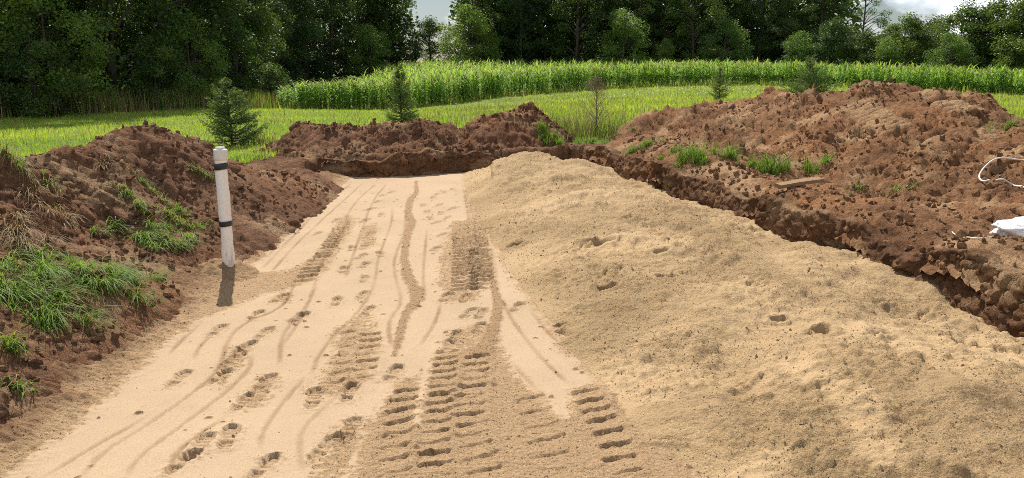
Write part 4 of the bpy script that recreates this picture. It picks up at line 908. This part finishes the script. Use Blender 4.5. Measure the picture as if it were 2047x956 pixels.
# ------------------------------------------------------------------ meadow grass
rng = np.random.default_rng(9); n = 320000
u = rng.random(n); Yd = 11.5 * (80 / 11.5) ** (u ** .92); Xd = rng.uniform(-.78, .78, n) * Yd
near = poly_sdf(Xd, Yd, [(-5.6, -3), (-5.0, 9), (-4.9, 14.6), (-4.2, 16.6), (1.4, 17.9), (2.6, 18.2), (6, 20), (13, 16), (13, -3)])
CORN_F = [(560, 45, 0), (600, 46, 0), (640, 50, 0), (700, 54, 0), (850, 63, 0), (1000, 71, 0), (1200, 76, 0), (1350, 77, 0), (1550, 75, 0), (1750, 70, 0), (1900, 66, 0), (2047, 62, 0), (2200, 58, 0)]
cf = np.array([(atY(a, 200, b)[0], b) for a, b, _ in CORN_F]); 
def corn_front(x): return np.interp(x, cf[:, 0], cf[:, 1])
ok = (near > .02) & ((Yd < corn_front(Xd) + .8) | (Xd < cf[0, 0])) & (Yd < 80) & (rng.random(n) < np.where(Yd > 12, 1, .8))
Xd, Yd = Xd[ok], Yd[ok]; k = len(Xd); pat = fbm(Xd * .22, Yd * .22, 700, 4); pat2 = fbm(Xd * .9, Yd * .9, 701, 3)
P = np.stack([Xd, Yd, land(Xd, Yd) - .01], 1)
hh = (.085 + .05 * np.clip(pat2 + .3, 0, 1) + .10 * sm(-2, 4, Xd) * sm(20, 30, Yd)) * rng.uniform(.5, 1.5, k)
V, Q, T, mm_ = blades(P, hh, (.0045 + .00055 * Yd) * rng.uniform(.7, 1.3, k), rng.uniform(.1, 1.1, k), rng.uniform(0, 6.3, k), rng, 1)
A = Acc(); A.add(V, Q, T, 0, np.repeat(np.clip(.35 + .45 * pat + .35 * rng.normal(size=k) * .5 + .12 * sm(-2, 5, Xd), 0, 1), mm_))
ns = 26000; i = rng.choice(k, ns); i = i[(rng.random(ns) < .12 + .88 * sm(-7, 3, Xd[i]))]; Ps = P[i] + [[.03, 0, 0]]; kk = len(i)
V, Q, T, m2 = blades(Ps, rng.uniform(.14, .36, kk), .006 + .0006 * Ps[:, 1], rng.uniform(.05, .5, kk), rng.uniform(0, 6.3, kk), rng, 2); A.add(V, Q, T, 1, np.repeat(rng.random(kk), m2))
g = A.mesh('meadow_grass', [M_GRASS, M_STRAW]); link('meadow_grass', g, kind='stuff', label='sunlit yellow-green meadow grass behind the heaps', cat='grass')
# white meadow flowers along the corn
A = Acc(); nf = 260; fx = atY(1480, 165, 62)[0] + rng.normal(size=nf) * 5; fy = 62 + rng.normal(size=nf) * 4; fz = land(fx, fy)
V, Q = leaves(np.stack([fx, fy, fz + rng.uniform(.25, .5, nf)], 1), .10, rng, .9, .9); A.add(V, Q)
link('white_flowers', A.mesh('white_flowers', [mat_noise('white_petals', (.8, .8, .76), (.7, .7, .62), 4, .7)]), kind='stuff', label='scattered white flower heads in the meadow before the corn', cat='flowers')
A = Acc(); nm = 5200; tx = rng.uniform(cf[0, 0] + .3, cf[-1, 0], nm); ty = corn_front(tx) - np.abs(rng.normal(size=nm)) * .8 - .1
P = np.stack([tx, ty, land(tx, ty) - .02], 1); d = rng.random(nm) < .3; hv = .25 + .45 * np.clip(fbm(tx * .5, ty * .5, 710, 3) + .4, 0, 1)
for sel, m in ((~d, 0), (d, 1)):
    kk = sel.sum(); V, Q, T, m2 = blades(P[sel], hv[sel] * rng.uniform(.5, 1.4, kk), rng.uniform(.05, .09, kk), rng.uniform(.05, .8, kk), rng.uniform(0, 6.3, kk), rng, 1); A.add(V, Q, T, m, np.repeat(rng.random(kk), m2))
link('field_margin_weeds', A.mesh('field_margin_weeds', [M_GRASS, M_STRAW]), kind='stuff', label='ragged weeds along the foot of the corn', cat='weeds')
# tall grass and weeds along the edge of the wood
A = Acc(); nw = 9000; tt = rng.random(nw); ex = np.interp(tt, [0, .35, .7, 1], [-23.5, -19.3, -16.6, -14.2]) + rng.normal(size=nw) * .8; ey = np.interp(tt, [0, .35, .7, 1], [27, 35, 42.5, 51]) + rng.normal(size=nw) * .8
P = np.stack([ex, ey, land(ex, ey) - .02], 1); d = rng.random(nw) < .55
for sel, m in ((~d, 0), (d, 1)):
    kk = sel.sum(); V, Q, T, m2 = blades(P[sel], rng.uniform(.5, 1.35, kk), rng.uniform(.02, .04, kk), rng.uniform(.03, .4, kk), rng.uniform(0, 6.3, kk), rng, 2); A.add(V, Q, T, m, np.repeat(rng.random(kk), m2))
link('wood_edge_weeds', A.mesh('wood_edge_weeds', [M_GRASS2, M_STRAW]), kind='stuff', label='tall dry weeds along the shaded edge of the wood', cat='weeds')

# ------------------------------------------------------------------ corn
def corn_plant(rng, nl=13, seg=4, H=2.1, full=True):
    A = Acc(); H = H * rng.uniform(.92, 1.06)
    if full:
        t = np.linspace(0, 1, 4); V, Q, T = tube(np.stack([.02 * t, .02 * t * t, H * .9 * t], 1), .014 * (1 - .5 * t), 4, False); A.add(V, Q, None, 0, .25)
    z = H * np.linspace(0.06 if full else .5, .88, nl) + rng.normal(size=nl) * .03; a0 = rng.uniform(0, 6.3); az = a0 + np.arange(nl) * math.pi + rng.normal(size=nl) * .5
    L = rng.uniform(.55, .85, nl); V, Q, T, m = blades(np.stack([0 * z, 0 * z, z], 1), L, rng.uniform(.09, .13, nl), rng.uniform(.5, 1.6, nl), az, rng, seg, 1.2); A.add(V, Q, T, 0, np.repeat(rng.random(nl), m))
    nt_ = 6 if full else 3; zz = np.full(nt_, H * .88); V, Q, T, m = blades(np.stack([0 * zz, 0 * zz, zz], 1), rng.uniform(.2, .36, nt_), np.full(nt_, .03 if full else .05), rng.uniform(.05, .7, nt_), rng.uniform(0, 6.3, nt_), rng, 1); A.add(V, Q, T, 1, np.repeat(rng.random(nt_), m)); return A
rng = np.random.default_rng(21)
cv = [corn_plant(rng).mesh('corn_plant', [M_CORN, M_TASSEL]) for _ in range(6)]
seglen = np.r_[0, np.cumsum(np.hypot(np.diff(cf[:, 0]), np.diff(cf[:, 1])))]; vis = seglen[-2]
for i in range(300):
    s = (i + rng.random() * .6) / 300 * (vis + 1.5); x = np.interp(s, seglen, cf[:, 0]) + rng.normal() * .12; y = np.interp(s, seglen, cf[:, 1]) + rng.normal() * .25
    hs = np.interp(s, [0, 3, 9, 20], [.62, .78, .92, 1.0]) * rng.uniform(.82, 1.12)
    link('corn_plant', cv[i % 6], None, (x, y, float(land(x, y))), rng.uniform(0, 6.3), (1.05, 1.05, hs), 'tall green corn plant with drooping leaves in the front row of the cornfield', 'corn plant', 'front row of the cornfield')
low = [corn_plant(rng, 6, 2, 2.1, False) for _ in range(10)]; parts = [[np.concatenate(a.V), np.concatenate(a.Q) if a.Q else None, np.concatenate(a.T), np.concatenate(a.A), np.concatenate(a.TM)] for a in low]
nf_ = 900; full_ = [corn_plant(rng, 10, 2, 2.1) for _ in range(6)]; nparts = len(parts)
parts += [[np.concatenate(a.V), np.concatenate(a.Q), np.concatenate(a.T), np.concatenate(a.A), np.concatenate(a.TM)] for a in full_]
A = Acc(); nc = 7200
cd = rng.random(nc) ** 1.35 * 36 + 1.2; cd[:nf_] = rng.uniform(.3, 1.5, nf_); sx = rng.random(nc) * (seglen[-1] - .5); bx = np.interp(sx, seglen, cf[:, 0]); by = np.interp(sx, seglen, cf[:, 1])
cxp = bx + cd * (bx / np.hypot(bx, by)) * .9; cyp = by + cd * (by / np.hypot(bx, by)) * .9 + .3
cyp = np.where(cd < 3, by + cd, cyp); ok = (cxp > np.interp(cyp, [45, 60, 85, 100], [-15.5, -14.6, -14.6, -12])) 
for x, y, s, dd in zip(cxp[ok], cyp[ok], sx[ok], cd[ok]):
    q = parts[10 + rng.integers(6)] if dd < 1.5 else parts[rng.integers(10)]; a = rng.uniform(0, 6.3); ca, sa = math.cos(a), math.sin(a); h = np.interp(s, [0, 3, 9, 20], [.62, .78, .92, 1.0]) * rng.uniform(.8, 1.14)
    V = q[0]; W = np.stack([V[:, 0] * ca - V[:, 1] * sa + x, V[:, 0] * sa + V[:, 1] * ca + y, V[:, 2] * h + 0], 1); W[:, 2] += 0
    A.V.append(W); 
    if q[1] is not None: A.Q.append(q[1] + A.n); A.QM.append(np.zeros(len(q[1])))
    A.T.append(q[2] + A.n); A.TM.append(q[4]); A.A.append(np.clip(q[3] + (.25 if dd > 1.5 else 0), 0, 1)); A.n += len(V)
allV = np.concatenate(A.V); cnt = [len(v) for v in A.V]; gz = land(cxp[ok], cyp[ok]); allV[:, 2] += np.repeat(gz, cnt); A.V = [allV]
link('cornfield', A.mesh('cornfield', [M_CORN, M_TASSEL]), kind='stuff', label='dense green cornfield with tan tassels behind the front row', cat='corn')

# ------------------------------------------------------------------ trees
def tree_parts(seed, H, W, zb, ncl, nl, leaf, mat, cl=(.5, 1.0), top_thin=False):
    rng = np.random.default_rng(seed); A = Acc(); t = np.linspace(0, 1, 9)
    bend = rng.normal(size=2) * .3; tp = np.stack([bend[0] * np.sin(t * 2), bend[1] * np.sin(t * 2.3), -.3 + (H * .93 + .3) * t], 1)
    r0 = .012 * H + .03; V, Q, T = tube(tp, r0 * (1 - t) ** .8 + .02, 8); A.add(V, Q, T)
    C = []; R = []
    for i in range(ncl):
        f = (i + rng.random()) / ncl; z = zb + (H - zb) * f; env = W * .5 * (math.sin(math.pi * min(1, (f * .83 + .17))) ** .6) * (1.0 if f > .1 else .9)
        a = rng.uniform(0, 6.3); r = env * rng.uniform(.35, 1.0) ** .6
        ctr = np.array([np.interp(z / H, t, tp[:, 0]) + r * math.cos(a), np.interp(z / H, t, tp[:, 1]) + r * math.sin(a), z + rng.normal() * .3])
        z0 = max(.2, z - r * rng.uniform(.4, .9)); p0 = np.array([np.interp(z0 / H, t, tp[:, 0]), np.interp(z0 / H, t, tp[:, 1]), z0])
        if i % 2 == 0:
            s = np.linspace(0, 1, 5)[:, None]; P = p0 + (ctr - p0) * s + np.array([0, 0, 1]) * (.12 * r * np.sin(s * np.pi)); V, Q, T = tube(P, (r0 * .35 * (1 - s[:, 0]) + .012) * (1.1 - f * .5), 5); A.add(V, Q, T)
        C.append(ctr); R.append(rng.uniform(*cl) * (.8 + .04 * W))
    C = np.array(C); R = np.array(R); w = R ** 2 / (R ** 2).sum(); idx = rng.choice(len(C), nl, p=w)
    d = rng.normal(size=(nl, 3)); d /= np.linalg.norm(d, axis=1)[:, None]; rad = R[idx] * rng.random(nl) ** .45
    p = C[idx] + d * rad[:, None] * np.array([1.15, 1.15, .75]); p[:, 2] -= .10 * (d[:, 0] ** 2 + d[:, 1] ** 2) * rad
    p[:, 2] = np.maximum(p[:, 2], .12 + .3 * rng.random(nl))
    B = Acc(); V, Q = leaves(p, leaf * rng.uniform(.6, 1.35, nl), rng, .45, .6); tone = np.repeat(np.clip(rng.normal(.45, .2, len(C))[idx] + rng.normal(size=nl) * .18, 0, 1), 4); B.add(V, Q, None, 0, tone)
    return A.mesh('trunk', [M_BARK]), B.mesh('crown', [mat])
KINDS = {'oak1': tree_parts(1, 16, 8.0, .5, 120, 26000, .20, M_LEAF_A), 'oak2': tree_parts(2, 17, 7.2, .4, 120, 25000, .19, M_LEAF_A), 'ash1': tree_parts(3, 15.5, 7.5, .6, 105, 23000, .18, M_LEAF_B),
         'ash2': tree_parts(4, 18, 7.5, .4, 115, 23000, .20, M_LEAF_B, (.45, .85)), 'round': tree_parts(5, 9.5, 8.0, .5, 80, 22000, .20, M_LEAF_B, (.55, 1.05)),
         'willow': tree_parts(6, 6.0, 5.2, .3, 60, 11000, .15, M_LEAF_C, (.45, .85)), 'thin': tree_parts(7, 14.5, 6.5, 3.5, 60, 6500, .17, M_LEAF_B, (.4, .75)), 'shrub': tree_parts(8, 3.6, 4.2, .15, 40, 6000, .14, M_LEAF_B, (.35, .7))}
rng = np.random.default_rng(55)
def tree(kind, x, y, s, label, name='broadleaf_tree', group=None):
    z = float(land(x, y)); root = link(name, None, None, (x, y, z - .05), rng.uniform(0, 6.3), (s * (1.28 if kind == 'round' else 1), s * (1.28 if kind == 'round' else 1), s * rng.uniform(.95, 1.08)), label, 'shrub' if name == 'shrub' else 'tree', group)
    t, c = KINDS[kind]; link('trunk', t, root); link('crown', c, root); return root
ORD = ['first', 'second', 'third', 'fourth', 'fifth', 'sixth', 'seventh', 'eighth', 'ninth', 'tenth', 'eleventh', 'twelfth', 'thirteenth', 'fourteenth', 'fifteenth', 'sixteenth']
wood = [(-27.5, 26, 'oak1', 1), (-24.5, 30.5, 'ash1', 1), (-22.6, 35.5, 'oak2', .95), (-20.6, 39, 'ash2', 1), (-20.2, 44, 'oak1', 1.05), (-20.6, 49, 'oak2', 1), (-21.5, 55, 'oak1', 1.0), (-22.5, 61.5, 'oak2', 1.05), (-23, 68, 'ash1', 1),
        (-23.5, 76, 'oak1', 1.0), (-22.8, 84, 'oak2', 1.05), (-22, 91, 'ash1', 1.05), (-19, 94, 'oak2', 1.05), (-15.8, 97, 'oak1', 1.0)]
for i, (x, y, kd, s) in enumerate(wood):
    tree(kd, x, y, s, 'tall dark broadleaf tree, %s from the left edge along the shaded left wood' % ORD[i], group='front trees of the left wood')
for px, Y, s, kd, lab in [(60, 31, .8, 'shrub', 'leafy shrub at the far left under the shaded wood'), (130, 32.5, .9, 'willow', 'sun-flecked young tree near the left end of the wood'), (300, 38, .8, 'shrub', 'shrub under the wood left of the widest young spruce'),
                          (400, 41, .75, 'willow', 'leafy young tree in the shade behind the widest young spruce'), (520, 50, .8, 'shrub', 'shrub at the wood edge just left of the corn'), (745, 89, 1.05, 'willow', 'lighter young tree at the wood edge above the left corn')]:
    tree(kd, atY(px, 200, Y)[0], Y, s, lab, 'shrub' if kd == 'shrub' else 'broadleaf_tree')
tree('round', atY(866, 200, 101)[0], 101, .70, 'lower tree filling the gap below the narrow patch of sky')
tree('willow', atY(928, 200, 95)[0], 95, 1.4, 'rounded tree just right of the narrow patch of sky')
back = [(955, 101, 'ash2'), (995, 103, 'oak1'), (1040, 100, 'oak2'), (1095, 104, 'ash1'), (1150, 100, 'oak2'), (1205, 104, 'oak1'), (1265, 103, 'ash2'), (1325, 105, 'oak2'), (1385, 102, 'ash1'), (1445, 106, 'oak1'), (1510, 104, 'oak2'), (1570, 103, 'ash1'), (1630, 104, 'oak1')]
for i, (px, Y, kd) in enumerate(back):
    tree(kd, atY(px, 200, Y)[0], Y, [1.0, 1.05, .98, 1.08][i % 4] * (1 if px < 1560 else .86), 'tall dark tree behind the corn, %s to the right of the sky gap' % ORD[i], group='tall back row behind the corn')
tree('thin', atY(1712, 200, 100)[0], 100, .98, 'thin-crowned tall tree with sky showing through, left of the open sky')
for px, Y, s, kd, lab in [(1240, 95, 1.25, 'willow', 'light green bushy tree before the middle of the back row'), (1322, 97, .7, 'willow', 'small light green bush right of the light bushy tree'), (1432, 96, 1.2, 'willow', 'pale bushy tree before the back row, above the faint spruce'),
                          (1600, 92, .95, 'willow', 'light green tree above the right young spruce'), (1660, 93, .72, 'round', 'rounded leafy tree below the thin-crowned tree'), (1722, 90, .62, 'round', 'broad low tree right below the thin-crowned tree'),
                          (1800, 88, .78, 'round', 'round tree under the open sky, left one'), (1845, 92, .80, 'round', 'low round tree in the dip of the skyline'), (1915, 84, .90, 'round', 'full-crowned tree right of the skyline dip'), (1975, 82, .95, 'round', 'full-crowned tree second from the right edge'), (2045, 78, 1.0, 'round', 'full-crowned tree at the right edge of the photo'),
                          (2110, 80, 1.15, 'round', 'tall round tree half cut off by the right edge'), (1880, 80, .9, 'willow', 'leafy shrub-like tree at the foot of the right tree row'), (1765, 86, .8, 'willow', 'leafy low tree at the corn edge below the open sky'), (2010, 76, .8, 'willow', 'low leafy tree in front of the right full-crowned trees')]:
    tree(kd, atY(px, 200, Y)[0], Y, s, lab)
# the wood behind the front trees reads as one mass
A = Acc(); rb = np.random.default_rng(66)
def mass(x, y, H, W, n, leaf):
    f = rb.random(n); z = .3 + (H - .3) * f; a = rb.uniform(0, 6.3, n); r = W * .5 * np.sqrt(rb.random(n)) * np.sin(np.pi * np.clip(f * .8 + .2, 0, 1)) ** .6
    V, Q = leaves(np.stack([x + r * np.cos(a), y + r * np.sin(a), z + land(np.array([x]), np.array([y]))[0]], 1), leaf * rb.uniform(.6, 1.3, n), rb, .4, .7); A.add(V, Q, None, 0, np.repeat(rb.random(n), 4))
    t = np.linspace(0, 1, 4); V, Q, T = tube(np.stack([x + 0 * t, y + 0 * t, -.5 + H * .9 * t], 1), .22 * (1 - .7 * t), 6); A.add(V, Q, T, 1)
for x, y, kd, s in wood:
    for k in range(2): mass(x - 5.5 - 5 * k + rb.normal(), y + 2 + 2 * rb.normal(), 15, 9, 2200, .55)
for px, Y, kd in back[::1]: mass(atY(px + 20, 200, Y + 6)[0], Y + 6, 15.5, 9, 2800, .55); mass(atY(px - 8, 200, Y + 3)[0], Y + 3, 6, 7, 1500, .45)
for px in (1755, 1820, 1900, 1960, 2040): mass(atY(px, 200, 95)[0], 94, 6.4, 11, 3000, .45)
for x, y, kd, s in wood: mass(x - 15 + rb.normal(), y + 6, 16, 10, 1100, .9)
for px, Y, kd in back: mass(atY(px + 10, 200, Y + 12)[0], Y + 12, 16, 10, 1700, .9)
for px in (725, 760, 785): mass(atY(px, 200, 102)[0], 102, 16, 8, 2600, .6)
link('woodland', A.mesh('woodland', [M_LEAF_A, M_BARK]), kind='stuff', label='dark mass of the wood behind the front trees', cat='woodland')
